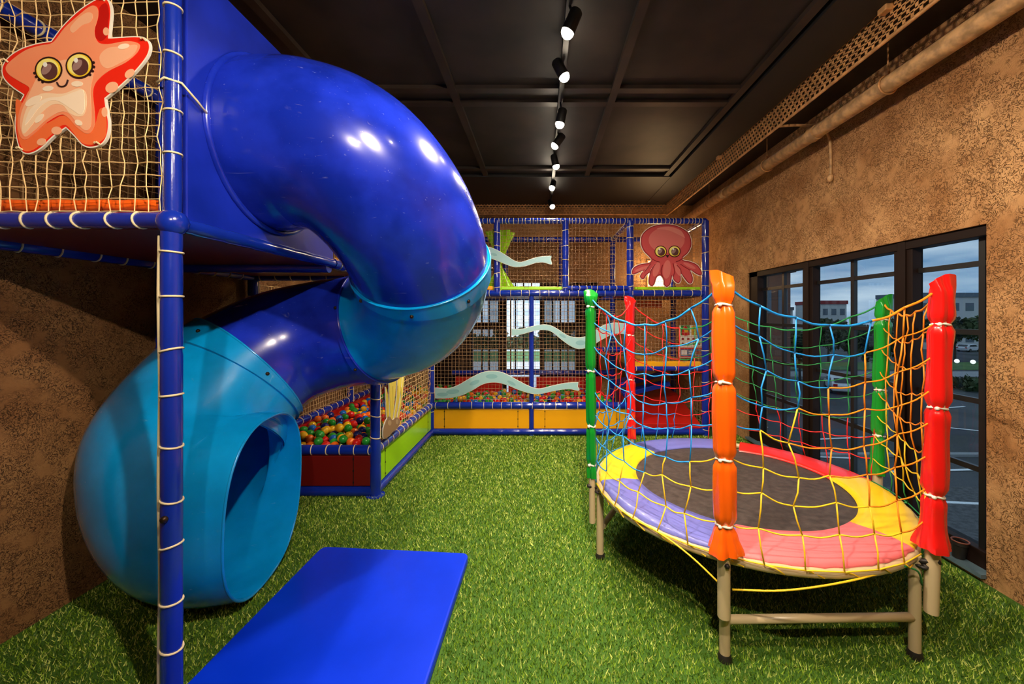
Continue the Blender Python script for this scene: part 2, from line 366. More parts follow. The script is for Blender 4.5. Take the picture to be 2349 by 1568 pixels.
def pad_bar(name, a, b, parent, r=.041, m='blue_pole', step=.17, ties=True, phase=0, each=False):
    a = np.asarray(a, float); b = np.asarray(b, float); L = np.linalg.norm(b-a); d = (b-a)/L
    tp = []; t = .07+phase
    while t < L-.04: tp.append(t); t += step*random.uniform(.82, 1.18)
    ts = sorted(set([0, L]+[min(max(t+e, 0), L) for t in tp for e in (-.022, 0, .022)]))
    rr = [r*(.93 if any(abs(t-q) < 1e-6 for q in tp) else 1) for t in ts]
    mb = MB(); mb.tube([a+d*t for t in ts], rr, 16); o = mb.build(name, m, parent, smooth=True, auto=50)
    if ties:
        s, w = frame(d); tb = MB()
        path = []
        for t in tp:
            c = a+d*t; an = np.linspace(0, 2*PI, 18, endpoint=False)
            sk = random.uniform(-.01, .01)
            ring = [c+(r*.99)*(math.cos(q)*s+math.sin(q)*w)+d*sk*math.cos(q) for q in an]
            if each: tb.tube(ring, .0042, 5, closed=True); tb.build('cable_tie', 'tie', o, smooth=True); tb = MB()
            else: path += [ring[0]-d*.006]+ring+[ring[0]+d*.006]
        if path: tb.tube(path, .0042, 5); tb.build('lashing', 'tie', o, smooth=True)
    return o

# ------------------------------------------------------------------ play tower (front left, with the raised deck)
XS = -1.38; XW = -2.40; Y0, Y1, YM = 1.473, 3.28, 2.60; ZD = 1.86; ZT = 2.90
tw = thing('play_tower', 'raised blue padded play tower with rope net walls, starting point of the tube slide', 'play tower', (XS, Y0, 0))
post = pad_bar('post', (XS-.005, Y0, 0), (XS-.005, Y0, ZD-.045), tw, r=.033, step=.20, each=True)
q = MB(); q.ball((XS+.0, Y0-.035, .755), .013, 10, 6); q.build('bolt', 'bolt', post, smooth=True)
q = MB(); q.tube([(XS-.040, Y0-.010, z+.0) for z in np.arange(0, ZD-.05, .05)], [.007+.002*math.sin(9*z) for z in np.arange(0, ZD-.05, .05)], 6); q.build('cord', 'tie', post, smooth=True)
up = pad_bar('post', (XS, Y0, ZD-.045), (XS, Y0, ZC-.01), tw, r=.026, step=.19, each=True)
pad_bar('post', (XS-.048, Y0+.012, ZD), (XS-.048, Y0+.012, ZC-.01), tw, r=.014, ties=False)
pad_bar('post', (XW, Y0, 0), (XW, Y0, ZC-.01), tw, ties=False)
pad_bar('post', (XW, 2.5, 0), (XW, 2.5, ZT), tw, ties=False)
pad_bar('post', (XW, Y1, 0), (XW, Y1, ZT), tw)
pad_bar('post', (XS, Y1, .42), (XS, Y1, ZT), tw)
q = MB(); q.ball((XS, Y0, ZD-.01), .05, 12, 8); q.build('corner_joint', 'blue_pole', tw, smooth=True)
pad_bar('rail', (XW, Y0, ZD), (XS, Y0, ZD), tw, r=.030, step=.11, each=True)
pad_bar('rail', (XS, Y0, ZD-.01), (XS, 2.6, ZD-.01), tw, r=.030, ties=False); pad_bar('rail', (XS, 2.6, ZD-.01), (XS, Y1, ZD-.01), tw, r=.034, step=.09)
pad_bar('rail', (XW, Y0, ZD-.03), (XW, Y1, ZD-.03), tw, r=.036, step=.14)
pad_bar('rail', (XW, Y1, ZD-.03), (XS, Y1, ZD-.03), tw, r=.036, step=.14)
pad_bar('rail', (XW, 2.56, ZD-.04), (XS, 2.56, ZD-.04), tw, r=.036, ties=False)
pad_bar('rail', (XW, Y0, ZT-.03), (XW, Y1, ZT-.03), tw, r=.04)
pad_bar('rail', (XS, YM, ZT-.03), (XS, Y1, ZT-.03), tw, r=.036)
q = MB(); q.box((XW+.02, Y0+.03, ZD-.028), (XS-.025, Y1-.03, ZD+.02)); q.build('deck', 'red_dark', tw, bevel=.006)
q = MB(); q.tube([(x, Y0+.035, ZD+.062+.002*math.sin(x*40)) for x in np.linspace(XW, XS-.05, 30)], .026, 12); q.build('edge_pad', 'orange', tw, smooth=True)
c = .0458
q = MB(); net(q, (XW+.02, Y0-.012, ZD+.03), (c, 0, 0), (0, 0, c), 21, 31, .0021, .025); q.build('net', 'net', tw)
q = MB(); net(q, (XW+.03, Y0+.05, ZD+.03), (0, c, 0), (0, 0, c), 38, 22, .0015, .05); q.build('net', 'net', tw)
q = MB(); net(q, (XW+.02, Y1-.02, ZD+.03), (c, 0, 0), (0, 0, c), 21, 22, .0018, .05); q.build('net', 'net', tw)
q = MB(); net(q, (XS, YM+.02, ZD+.03), (0, c, 0), (0, 0, c), 14, 22, .0028, .07); q.build('net', 'net', tw)
q = MB(); q.box((XS-.02, 2.66, ZD+.015), (XS+.01, 3.22, ZD+.075)); q.build('edge_pad', 'yellow', tw, bevel=.01)['label'] = 'yellow foam edge pad'
q = MB(); q.box((XS-.03, 2.64, ZD+.08), (XS-.005, 3.2, ZD+.30)); q.build('guard_panel', 'orange', tw, bevel=.006)
# cord looped from the post to the slide flange
q = MB(); q.tube([(XS-.03, Y0-.03, 2.36), (XS, Y0-.034, 2.375), (XS+.032, Y0, 2.375), (XS+.03, Y0+.07, 2.345), (XS+.024, Y0+.135, 2.315)], .0045, 6); q.ball((XS+.026, Y0+.14, 2.31), .010)
q.build('cord', 'tie', tw, smooth=True)

# ------------------------------------------------------------------ tube slide
CP = np.array([(-1.40,2.01,2.345,.405,.405,2),(-1.17,2.00,2.35,.40,.40,2),(-.94,2.04,2.26,.40,.40,2),(-.765,2.20,2.03,.40,.40,2),(-.73,2.46,1.75,.40,.40,2),
 (-.90,2.74,1.53,.40,.40,2),(-1.20,2.88,1.42,.40,.40,2),(-1.55,2.86,1.36,.40,.40,2),(-1.82,2.74,1.26,.41,.41,2),(-1.99,2.52,1.05,.43,.43,2),
 (-2.01,2.27,.72,.44,.46,2.1),(-1.80,2.15,.51,.41,.48,2.3),(-1.52,2.19,.48,.388,.465,2.5)])
NS = 12
PC = cat_rom(CP, NS, closed=False)
TG = np.gradient(PC[:, :3], axis=0); TG /= np.linalg.norm(TG, axis=1)[:, None]; TG[0] = (1, 0, 0)
hd = np.array([math.cos(.14)*math.cos(-.035), math.sin(.14)*math.cos(-.035), math.sin(-.035)]); TG[-1] = hd
for i in range(1, 6):
    w_ = 1-i/6; TG[-1-i] = TG[-1-i]*(1-w_)+hd*w_; TG[-1-i] /= np.linalg.norm(TG[-1-i])
def ring_at(s, dr=0., n=72):
    i = min(int(s), len(PC)-2); f = s-i
    c = PC[i]*(1-f)+PC[i+1]*f; t = TG[i]*(1-f)+TG[i+1]*f; t /= np.linalg.norm(t)
    sd = np.cross([0, 0, 1], t); sd /= np.linalg.norm(sd); u = np.cross(t, sd); a = np.linspace(0, 2*PI, n, endpoint=False); p = c[5]
    return c[:3]+(np.sign(np.cos(a))*abs(np.cos(a))**(2/p)*(c[3]+dr))[:, None]*sd+(np.sign(np.sin(a))*abs(np.sin(a))**(2/p)*(c[4]+dr))[:, None]*u, t
def shell(s0, s1, name, m, parent, th=.010, lip=None, n=72):
    S_ = list(np.arange(s0, s1+1e-6, .75)); S_[-1] = s1; S_ = np.array(sorted(S_+([s0+lip, s0+lip+.12] if lip else [])))
    prof = []
    for s in S_:
        dr = 0
        if lip and s <= s0+lip+1e-6: dr = .016
        prof.append(ring_at(s, dr)[0])
    inner = [ring_at(s, -th)[0] for s in S_[::-1]]
    R = prof+inner; mb = MB(); Fc = []; k2 = len(R)
    for i in range(k2):
        j = (i+1) % k2
        for q2 in range(n): Fc.append((i*n+q2, i*n+(q2+1) % n, j*n+(q2+1) % n, j*n+q2))
    mb.add(np.concatenate(R), Fc)
    return mb.build(name, m, parent, smooth=True, auto=50)
sl = thing('tube_slide', 'spiral tube slide in dark blue and cyan plastic leaving the raised tower', 'slide', (-1.52, 2.19, 0))
sA, sB, sC = 3.72*NS, 5.95*NS, 8.62*NS
t1 = shell(0, sA+.6, 'tube_section', 'slide_blue', sl); t2 = shell(sA, sB+.8, 'tube_section', 'slide_teal', sl, lip=2.2); t3 = shell(sB+.0, sC+1, 'tube_section', 'slide_blue', sl, lip=2.6)
t1['label'] = 'upper dark blue tube elbow'; t2['label'] = 'cyan middle tube elbow'; t3['label'] = 'lower dark blue tube section'
t4 = shell(sC, len(PC)-1, 'exit_hood', 'slide_teal', sl, lip=4.0, th=.012); t4['label'] = 'wide cyan exit hood standing on the turf'
R_, _ = ring_at(len(PC)-1, -.004); q = MB(); q.tube(R_, .0065, 8, closed=True); q.build('rim', 'slide_teal', t4, smooth=True)
for s, o, ks in ((sA+1.3, t2, range(0, 72, 9)), (sB+1.5, t3, range(4, 72, 12)), (sC+2.0, t4, range(2, 72, 12))):
    R_, t_ = ring_at(s, .018)
    for kk in ks:
        q = MB(); q.ball(R_[kk], .011, 8, 5); q.build('bolt', 'bolt', o, smooth=True)
for s, o, m_ in ((sA, t2, 'slide_teal'), (sB, t3, 'slide_blue'), (sC, t4, 'slide_teal')):
    q = MB(); q.tube(ring_at(s, .014)[0], .006, 6, closed=True); q.build('seam', m_, o, smooth=True)
# entry panel: molded sheet with flange ring
def PX(p, t): return (XS+.012+t, p[0], p[1])
q = MB()
ya, yb, za, zb = Y0+.045, 2.59, ZD+.01, 2.885
outl = [(ya+.03, za), (yb-.03, za), (yb, za+.03), (yb, zb-.03), (yb-.03, zb), (ya+.03, zb), (ya, zb-.03), (ya, za+.03)]
an = np.linspace(0, 2*PI, 49)[:-1]
n48 = 48
circ = [(2.01+.395*math.cos(a), 2.345+.395*math.sin(a)) for a in an]
def edge_pt(a):
    cy, cz = 2.01, 2.345; dx, dz = math.cos(a), math.sin(a); t = 9
    for lim, c0, d0 in ((ya, cy, dx), (yb, cy, dx), (za, cz, dz), (zb, cz, dz)):
        if abs(d0) > 1e-9:
            k_ = (lim-c0)/d0
            if k_ > 0: t = min(t, k_)
    return (cy+dx*t, cz+dz*t)
angs = sorted(set(list(an)+[math.atan2(z-2.345, y-2.01) % (2*PI) for y in (ya, yb) for z in (za, zb)]))
inn = [(2.01+.395*math.cos(a), 2.345+.395*math.sin(a)) for a in angs]; oo = [edge_pt(a) for a in angs]; nn = len(angs)
V = [PX(p, 0) for p in inn]+[PX(p, 0) for p in oo]+[PX(p, -.02) for p in inn]+[PX(p, -.02) for p in oo]
Fc = []
for i in range(nn):
    j = (i+1) % nn
    Fc += [(i, nn+i, nn+j, j), (2*nn+i, 2*nn+j, 3*nn+j, 3*nn+i), (nn+i, 3*nn+i, 3*nn+j, nn+j), (i, j, 2*nn+j, 2*nn+i)]
q.add(V, Fc); ep = q.build('entry_panel', 'panel_blue', sl, bevel=.004); ep['label'] = 'flat dark blue entry panel with round opening'
q = MB(); q.tube([(XS+.018, 2.01+.412*math.cos(a), 2.345+.412*math.sin(a)) for a in np.linspace(0, 2*PI, 73)[:-1]], .014, 8, closed=True); q.build('flange', 'slide_blue', ep, smooth=True)

# ------------------------------------------------------------------ ball pit (left, along the wall) and climbing frame (back)
ZP = .375; Y2 = 4.95; YR = 6.15
bp_ = thing('ball_pit_enclosure', 'blue padded ball pit enclosure with dark red front panel and lime side panel', 'ball pit', (XS, Y1, 0))
pad_bar('rail', (XW, Y1, ZP+.01), (XS, Y1, ZP+.01), bp_, step=.12)
pad_bar('rail', (XS, Y1, ZP+.01), (XS, Y2, ZP+.01), bp_, step=.12)
pad_bar('rail', (XW, Y1, ZP+.08), (XW, YR, ZP+.08), bp_, step=.13)
pad_bar('rail', (XW, Y1, .04), (XS, Y1, .04), bp_, ties=False)
pad_bar('rail', (XS, Y1, .04), (XS, Y2, .04), bp_, ties=False)
pad_bar('post', (XS, Y1, 0), (XS, Y1, .44), bp_, r=.043, ties=False)
pad_bar('post', (XS, Y2, 0), (XS, Y2, 2.70), bp_, step=.24)
pad_bar('post', (XW, Y2, 0), (XW, Y2, 1.8), bp_)
pad_bar('rail', (XS, Y1, 1.78), (XS, Y2, 1.78), bp_, step=.12)
q = MB(); q.tube([(XS+.0, Y1, .012), (XS+.0, Y1, .0)], .075, 20); q.build('foot_plate', 'blue', bp_, smooth=False)
def vpanel(name, a, b, z0, z1, m, parent, th=.02, lace=True, lab=None):
    a = np.array([*a, 0.]); b = np.array([*b, 0.]); d = (b-a)/np.linalg.norm(b-a); nrm = np.array([d[1], -d[0], 0]); L = np.linalg.norm(b-a)
    mb = MB(); mb.obox((a+b)/2+np.array([0, 0, (z0+z1)/2]), d*L/2, nrm*th/2, (0, 0, (z1-z0)/2)); o = mb.build(name, m, parent, bevel=.006)
    if lab: o['label'] = lab
    if lace:
        for t in (.14, L-.14):
            l = MB()
            l.obox(a+d*t+nrm*(th/2)+np.array([0, 0, (z0+z1)/2]), d*.0025, nrm*.002, (0, 0, (z1-z0)/2))
            for f_ in (.12, .5, .88): l.obox(a+d*t+nrm*(th/2+.001)+np.array([0, 0, z0+(z1-z0)*f_]), d*.006, nrm*.003, (0, 0, .007))
            l.build('lacing', 'black', o)
    return o
vpanel('panel', (XW+.04, Y1), (XS-.04, Y1), .085, ZP-.035, 'red_dark', bp_, lab='dark red vinyl front panel')
vpanel('panel', (XS, Y1+.04), (XS, Y2-.04), .085, ZP-.03, 'lime', bp_, lab='lime green vinyl side panel')
q = MB(); q.box((XW+.03, Y1+.05, 0), (XW+.055, YR, ZP+.05)); q.build('liner', 'red', bp_)
c2 = .046
q = MB(); net(q, (XW+.02, Y1+.05, ZP+.10), (0, c2, 0), (0, 0, c2), 61, 28, .0020, .06); q.build('net', 'net', bp_)
q = MB(); net(q, (XS, Y1+.05, ZP+.05), (0, c2, 0), (0, 0, c2), 35, 28, .0022, .05); q.build('net', 'net', bp_)

cf = thing('climbing_frame', 'two storey blue padded climbing frame with rope nets across the back of the room', 'climbing frame', (0, Y2, 0))
X5, X1, X2, X3 = XS, -.115, 1.13, 2.08; ZU, ZTT = 1.79, 2.70
def hb(a, b_, **k_): return pad_bar('rail', a, b_, cf, **k_)
def vb(x, y, z0, z1, **k_): return pad_bar('post', (x, y, z0), (x, y, z1), cf, **k_)
hb((X5, Y2, ZTT), (X3, Y2, ZTT), r=.036, step=.047); hb((X5, Y2, ZU), (X3, Y2, ZU), step=.12); hb((.33, Y2-.01, ZU+.065), (X2, Y2-.01, ZU+.065), r=.03, step=.08)
hb((X5, Y2, ZP), (X2, Y2, ZP), step=.13, r=.045); hb((X5, Y2, .045), (X3, Y2, .045), ties=False)
hb((X2, Y2, .84), (X3, Y2, .84), r=.03, step=.25)
hb((X5, YR, ZTT), (X3, YR, ZTT), step=.1); hb((X5, YR, ZU), (X3, YR, ZU), ties=False); hb((X5, YR, .62), (X2, YR, .62), ties=False)
hb((X3, Y2, ZTT), (X3, YR, ZTT), r=.034); hb((X2, Y2, ZTT), (X2, YR, ZTT), r=.034); hb((X3, Y2, ZU), (X3, YR, ZU), ties=False)
vb(-.55, Y2, ZU, ZTT); vb(.315, Y2, ZU, ZTT); vb(X2, Y2, 0, ZTT, r=.044, step=.16); vb(X3, Y2, 0, ZTT, r=.044, step=.2)
vb(X1, Y2, 0, ZP, ties=False, r=.030); vb(X1, Y2+.01, ZP, ZU, ties=False, r=.030)
vb(.61, Y2, ZP, 1.0, step=.12); hb((.66, Y2+.25, 1.06), (X2, Y2+.25, 1.06), r=.035, step=.12)
for x in (X2, X3, .33, -.55): vb(x, YR, 0 if x > 1 else ZU, ZTT, step=.15)
vpanel('panel', (X5+.03, Y2), (X1-.03, Y2), .085, ZP-.045, 'yellow', cf, lab='yellow vinyl front panel, left bay')
vpanel('panel', (X1+.03, Y2), (X2-.03, Y2), .085, ZP-.045, 'yellow', cf, lab='yellow vinyl front panel, middle bay')
q = MB(); net(q, (X5+.03, Y2+.005, ZP+.03), (c2, 0, 0), (0, 0, c2), 43, 30, .0021, .03); net(q, (.64, Y2+.005, 1.03), (c2, 0, 0), (0, 0, c2), 10, 16, .0021, .03); q.build('net', 'net_b', cf)
q = MB(); net(q, (X5+.03, Y2+.005, ZU+.04), (c2, 0, 0), (0, 0, c2), 54, 19, .0021, .03); q.build('net', 'net_b', cf)
q = MB(); net(q, (X2+.04, Y2+.005, .88), (c2, 0, 0), (0, 0, c2), 19, 39, .0021, .03); q.build('net', 'net_b', cf)
q = MB(); net(q, (X5, YR-.01, .66), (c2, 0, 0), (0, 0, c2), 75, 44, .0012, .03); q.build('net', 'net_b', cf)
q = MB(); net(q, (X3-.01, Y2+.03, .1), (0, c2, 0), (0, 0, c2), 25, 56, .0020, .05); q.build('net', 'net_b', cf)
q = MB(); q.box((X5+.03, Y2+.03, ZU-.02), (.9, YR, ZU+.02)); q.box((X2, Y2+.03, ZU-.02), (X3, YR, ZU+.02)); q.build('deck', 'red_dark', cf)
q = MB(); q.box((-.50, Y2+.0, ZU+.045), (.27, Y2+.05, ZU+.085)); q.build('edge_pad', 'lime', cf, bevel=.008)['label'] = 'lime edge pad, middle bay'
q = MB(); q.box((X2+.06, Y2-.0, ZU+.045), (X3-.06, Y2+.05, ZU+.08)); q.build('edge_pad', 'lime', cf, bevel=.008)['label'] = 'lime edge pad, right bay'
q = MB(); q.box((-.78, Y2+.0, ZU+.045), (-.6, Y2+.05, ZU+.09)); q.build('edge_pad', 'yellow', cf, bevel=.008)['label'] = 'yellow edge pad, left bay'
q = MB(); q.box((X2+.05, Y2+.0, .865), (X3-.05, Y2+.06, .93)); q.box((X2+.04, Y2+.06, .84), (X3-.04, YR, .88)); q.build('deck', 'yellow', cf, bevel=.008)['label'] = 'yellow middle deck, right bay'
q = MB(); q.box((1.27, 5.55, 1.62), (1.72, 5.62, 1.72)); q.build('edge_pad', 'orange', cf, bevel=.008)['label'] = 'orange pad strip'
q = MB(); q.add([(X2+.05, Y2+.03, .05), (X3-.05, Y2+.03, .05), (X3-.05, YR, .05), (X2+.05, YR, .05), (X2+.05, Y2+.03, .14), (X3-.05, Y2+.03, .14), (X3-.05, YR-.3, .36), (X2+.05, YR-.3, .36), (X3-.05, YR, .36), (X2+.05, YR, .36)],
    [(0, 1, 5, 4), (4, 5, 6, 7), (7, 6, 8, 9), (0, 4, 7, 9, 3), (1, 2, 8, 6, 5), (0, 3, 2, 1), (2, 3, 9, 8)]); q.build('ramp', 'red', cf, bevel=.01)['label'] = 'red foam ramp'
q = MB(); q.obox((1.45, 5.75, .60), (.32, 0, .09), (0, .16, 0), (-.012, 0, .035)); q.obox((1.45, 5.45, .50), (.32, 0, .08), (0, .10, 0), (-.01, 0, .03)); q.build('step_pad', 'blue', cf, bevel=.01)
for x0, x1 in ((X5+.05, -.60), (-.50, X1-.05), (X1+.05, .95)):
    q = MB(); q.box((x0, YR-.04, .0), (x1, YR-.01, .56)); q.build('liner', 'red', cf)

# balls
cols = [('red', (.72, .012, .008)), ('green', (.02, .30, .03)), ('yellow', (.92, .50, .01)), ('orange', (.92, .16, .01)), ('blue', (.01, .16, .62)), ('navy', (.01, .015, .16))]
protos = {}
for nme, cc in cols:
    m = mat('ball_'+nme, cc, .22, coat=.4); mb = MB(); mb.ball((0, 0, 0), .036, 16, 10)
    me = bpy.data.meshes.new('ball_mesh_'+nme); me.from_pydata(np.concatenate(mb.v).tolist(), [], mb.f); me.materials.append(m)
    me.polygons.foreach_set('use_smooth', [True]*len(mb.f)); protos[nme] = me
pts = []
d = .066
row = 0; y = Y1+.08
while y < YR-.05:
    xr_ = (XW+.095, XS-.06) if y < Y2+.02 else (XW+.095, .95)
    x = xr_[0]+(row % 2)*d/2
    while x < xr_[1]:
        base = .325+.05*math.sin(3.1*x+1)*math.sin(2.2*y)+(.03 if y < 4.2 else -.02)+.05*min(1, max(0, (y-Y1)/1.2))*(x < XS)
        if y > Y2: base = min(base, .35)
        pts.append((x+random.uniform(-.012, .012), y+random.uniform(-.012, .012), base+random.choice([0, 0, .03, .055])+random.uniform(-.01, .01)))
        x += d*1.02
    y += d*.9; row += 1
pts.sort(key=lambda p: (0 if p[0] < XS else 1.2)+p[1])
keep = []
for p in pts:
    if all((p[0]-r[0])**2+(p[1]-r[1])**2+(p[2]-r[2])**2 > .0026 for r in keep[-60:]): keep.append(p)
wts = [.27, .25, .17, .13, .10, .08]
for i, p in enumerate(keep[:300]):
    nme = random.choices([c_[0] for c_ in cols], wts)[0]
    o = bpy.data.objects.new('pit_ball', protos[nme]); C.objects.link(o); o.location = p; o.rotation_euler = (random.random()*3, random.random()*3, 0)
    cn = {'navy': 'dark navy blue', 'blue': 'bright blue'}.get(nme, nme)
    zone = 'near the dark red panel' if p[1] < 3.62 else 'in the middle of the pit' if p[1] < 4.1 else 'at the far end of the pit'
    side = 'left side' if p[0] < -1.95 else 'lime panel side' if p[0] > -1.68 else 'centre'
    tag(o, '%s plastic ball %s, %s' % (cn, zone, side), 'ball', '%s pit balls %s, %s' % (nme, zone, side))
rest = MB()
for p in keep[300:]: rest.ball(p, .036, 10, 7, mi=random.choices(range(6), wts)[0])
for p in keep:      # the layer under the top one
    if random.random() < .5: rest.ball((p[0]+d/2, p[1]+d/2, p[2]-.07), .030, 8, 5, mi=random.choices(range(6), wts)[0])
tag(rest.build('pit_ball_mass', [protos[c_[0]].materials[0] for c_ in cols], smooth=True), 'many coloured plastic balls filling the rear of the ball pit under the nets', 'balls', kind='stuff')

# ------------------------------------------------------------------ flat printed panels
def plane_y(Y, sc, ox, oy):      # outline read off a picture crop -> the real plane y = Y
    def f(p, t):
        px, py = ox+p[0]/sc, oy+p[1]/sc
        return ((px-1240)*Y/F, Y-t, 1.5-(py-725)*Y/F)
    return f
def ell(cx, cy, rx, ry, rot=0, n=28):
    a = np.linspace(0, 2*PI, n, endpoint=False); cr_, sr = math.cos(rot), math.sin(rot)
    return [(cx+rx*math.cos(t)*cr_-ry*math.sin(t)*sr, cy+rx*math.cos(t)*sr+ry*math.sin(t)*cr_) for t in a]
def grow(P, d_):
    P = np.asarray(P, float); T = np.roll(P, -1, 0)-np.roll(P, 1, 0); T /= np.linalg.norm(T, axis=1)[:, None]
    N = np.stack([T[:, 1], -T[:, 0]], 1); A = .5*np.sum(P[:, 0]*np.roll(P[:, 1], -1)-np.roll(P[:, 0], -1)*P[:, 1])
    return P+N*d_*(1 if A > 0 else -1)
def arms(corners, segs):
    o = []
    for i, sg in enumerate(segs):
        o += list(cat_rom([corners[i]]+sg+[corners[(i+1) % len(corners)]], 6, closed=False)[:-1])
    return np.array(o)
# starfish
st = thing('starfish_panel', 'smiling cartoon starfish panel in red and peach tied to the upper front net', 'wall panel', (-1.80, Y0-.02, 2.45))
mp_ = plane_y(Y0-.024, 3.015, 0, 0)
corn = [(365, 290), (760, 268), (735, 685), (465, 885), (175, 660)]
segs = [[(440, 190), (540, 90), (640, 20), (712, -12), (758, 10), (777, 80), (770, 180)], [(850, 262), (950, 258), (1012, 270), (1043, 315), (1030, 385), (960, 480), (850, 590)],
        [(745, 760), (760, 850), (750, 940), (710, 1000), (640, 1022), (580, 1005), (520, 940)], [(380, 945), (290, 1030), (210, 1066), (152, 1040), (122, 940), (115, 830), (138, 730)],
        [(100, 610), (40, 550), (24, 480), (60, 410), (140, 350), (250, 310)]]
sf = arms(corn, segs)
q = MB(); q.prism(grow(sf, 3), mp_, -.004, .004); bd = q.build('board', 'cream', st)
q = MB(); q.prism(grow(sf, -6), mp_, .004, .0048, 0)
q.prism(cat_rom([(120, 730), (150, 700), (300, 860), (465, 800), (640, 900), (700, 760), (740, 780), (745, 930), (700, 985), (640, 1005), (570, 985), (465, 868), (380, 925), (280, 1015), (210, 1050), (165, 1030), (135, 930)], 4), mp_, .0045, .0052, 1)
q.prism(cat_rom([(700, 60), (745, 30), (765, 100), (755, 200), (745, 265), (700, 290), (660, 240), (690, 140)], 4), mp_, .0045, .0053, 2)
q.build('red_rim', ['sp_red', 'sp_orange', 'sp_deep'], bd)
inner = [(380, 300), (460, 200), (560, 110), (640, 50), (685, 62), (690, 130), (665, 220), (690, 298), (760, 312), (890, 292), (975, 312), (960, 370), (880, 440), (760, 500), (680, 570), (655, 640), (665, 760), (668, 860), (640, 920), (600, 925), (540, 880), (480, 815), (430, 800), (340, 850), (250, 930), (190, 970), (150, 940), (138, 850), (155, 750), (205, 650), (215, 610), (150, 570), (75, 520), (55, 470), (110, 410), (200, 350), (300, 320)]
q = MB(); q.prism(cat_rom(inner, 4), mp_, .0052, .006); q.build('body_print', 'sp_salmon', bd)
q = MB(); q.prism(cat_rom([(300, 500), (420, 430), (560, 420), (660, 470), (640, 620), (645, 760), (640, 880), (600, 905), (550, 860), (490, 790), (430, 780), (340, 830), (250, 910), (190, 950), (160, 900), (160, 800), (215, 660)], 4), mp_, .006, .0066, 0)
q.prism(cat_rom([(210, 740), (300, 655), (450, 655), (560, 618), (612, 660), (605, 780), (565, 812), (500, 790), (450, 735), (380, 730), (300, 790), (230, 880), (180, 930), (172, 860)], 4), mp_, .0066, .0072, 1)
q.prism(cat_rom([(540, 640), (590, 630), (602, 700), (598, 770), (570, 800), (520, 770), (400, 700), (300, 740), (230, 830), (190, 870), (230, 760), (330, 690), (440, 675)], 4), mp_, .0072, .0078, 2)
for a_ in ((350, 620, 38, 18, -.1), (550, 588, 40, 20, 0), (560, 855, 28, 18, .5), (250, 705, 62, 26, -.5), (870, 330, 40, 18, -.2), (290, 825, 40, 18, -.8)): q.prism(ell(*a_), mp_, .0072, .0078, 3)
for a_ in ((908, 515, 38, 26, -.7), (785, 610, 46, 36, -.5), (405, 908, 36, 28, 0), (300, 985, 32, 24, -.3), (735, 780, 20, 34, 0), (745, 225, 20, 28, 0)): q.prism(ell(*a_), mp_, .0053, .0060, 4)
q.prism(cat_rom([(705, 390), (760, 340), (850, 330), (960, 320), (930, 390), (850, 440), (760, 480), (712, 450)], 4), mp_, .006, .0066, 5)
q.prism(cat_rom([(500, 200), (560, 130), (620, 95), (655, 110), (640, 160), (580, 185), (520, 235)], 4), mp_, .006, .0066, 5)
q.build('highlights', ['sp_light', 'sp_peach', 'sp_peach2', 'sp_peach2', 'sp_light', 'sp_light'], bd)
def eye(root, mp2, cx, cy, r, rot=-.2):
    e_ = MB(); e_.prism(ell(cx, cy, r*1.13, r*1.08, rot), mp2, .0075, .0085); eo = e_.build('eye', 'eye_b', root)
    e_ = MB(); e_.prism(ell(cx, cy, r, r*.93, rot), mp2, .0085, .009, 0); e_.prism(ell(cx-r*.05, cy-r*.05, r*.88, r*.84, rot), mp2, .009, .0094, 1)
    e_.prism(ell(cx+r*.10, cy+r*.10, r*.68, r*.72, rot), mp2, .0094, .0099, 2); e_.prism(ell(cx-r*.12, cy-r*.02, r*.30, r*.52, .7), mp2, .0099, .0103, 3)
    e_.prism(ell(cx-r*.22, cy-r*.40, r*.17, r*.20), mp2, .0103, .0107, 4); e_.build('iris', ['eye_y', 'eye_yl', 'eye_p', 'eye_h', 'white'], eo)
    return eo
for cx, cy, sg in ((355, 492, -1), (567, 463, 1)):
    eo = eye(bd, mp_, cx, cy, 84)
    e_ = MB()
    for k_ in range(4):
        aa = (2.0+.3*k_) if sg < 0 else (.75-.33*k_); e_.prism(ell(cx+100*math.cos(aa), cy+92*math.sin(aa), 9, 9, 0, 10), mp_, .0075, .0085)
    e_.build('lashes', 'eye_b', eo)
q = MB(); q.tube([mp_(p, .008) for p in cat_rom([(412, 578), (425, 600), (450, 608), (475, 595), (488, 560)], 5, closed=False)], .0026, 6); q.build('mouth', 'eye_b', bd)
for p in ((50, 425), (150, 1030), (685, 995), (1003, 280), (716, 4)):
    q = MB(); q.tube([mp_((p[0]-16, p[1]-8), .006), mp_((p[0]-4, p[1]+2), .013), mp_((p[0]+8, p[1]-4), .013), mp_((p[0]+18, p[1]+10), .004)], .0032, 5); q.build('tie', 'tie', bd)

# octopus
oc = thing('octopus_panel', 'pinkish red cartoon octopus panel on the upper right net of the climbing frame', 'wall panel', (1.6, Y2-.06, 2.25))
mo = plane_y(Y2-.06, 2.903, 1340, 480)
ocp = [(380, 240), (378, 190), (400, 150), (450, 115), (520, 100), (590, 103), (650, 125), (695, 160), (712, 210), (710, 250), (690, 290), (655, 322), (660, 338), (705, 348), (752, 370), (782, 415), (776, 440), (745, 430), (706, 405), (722, 450), (718, 488), (695, 492), (668, 462), (642, 425), (642, 475), (622, 492), (594, 468), (586, 440), (574, 495), (550, 517), (530, 500), (528, 470), (508, 440), (482, 452), (466, 498), (446, 511), (430, 490), (432, 450), (440, 418), (412, 440), (398, 462), (378, 460), (372, 440), (392, 408), (345, 428), (322, 432), (317, 415), (332, 385), (375, 365), (432, 355), (447, 335), (430, 312), (398, 280)]
o1 = cat_rom(ocp, 5)
q = MB(); q.prism(grow(o1, 4), mo, -.004, .004); ob = q.build('board', 'cream', oc)
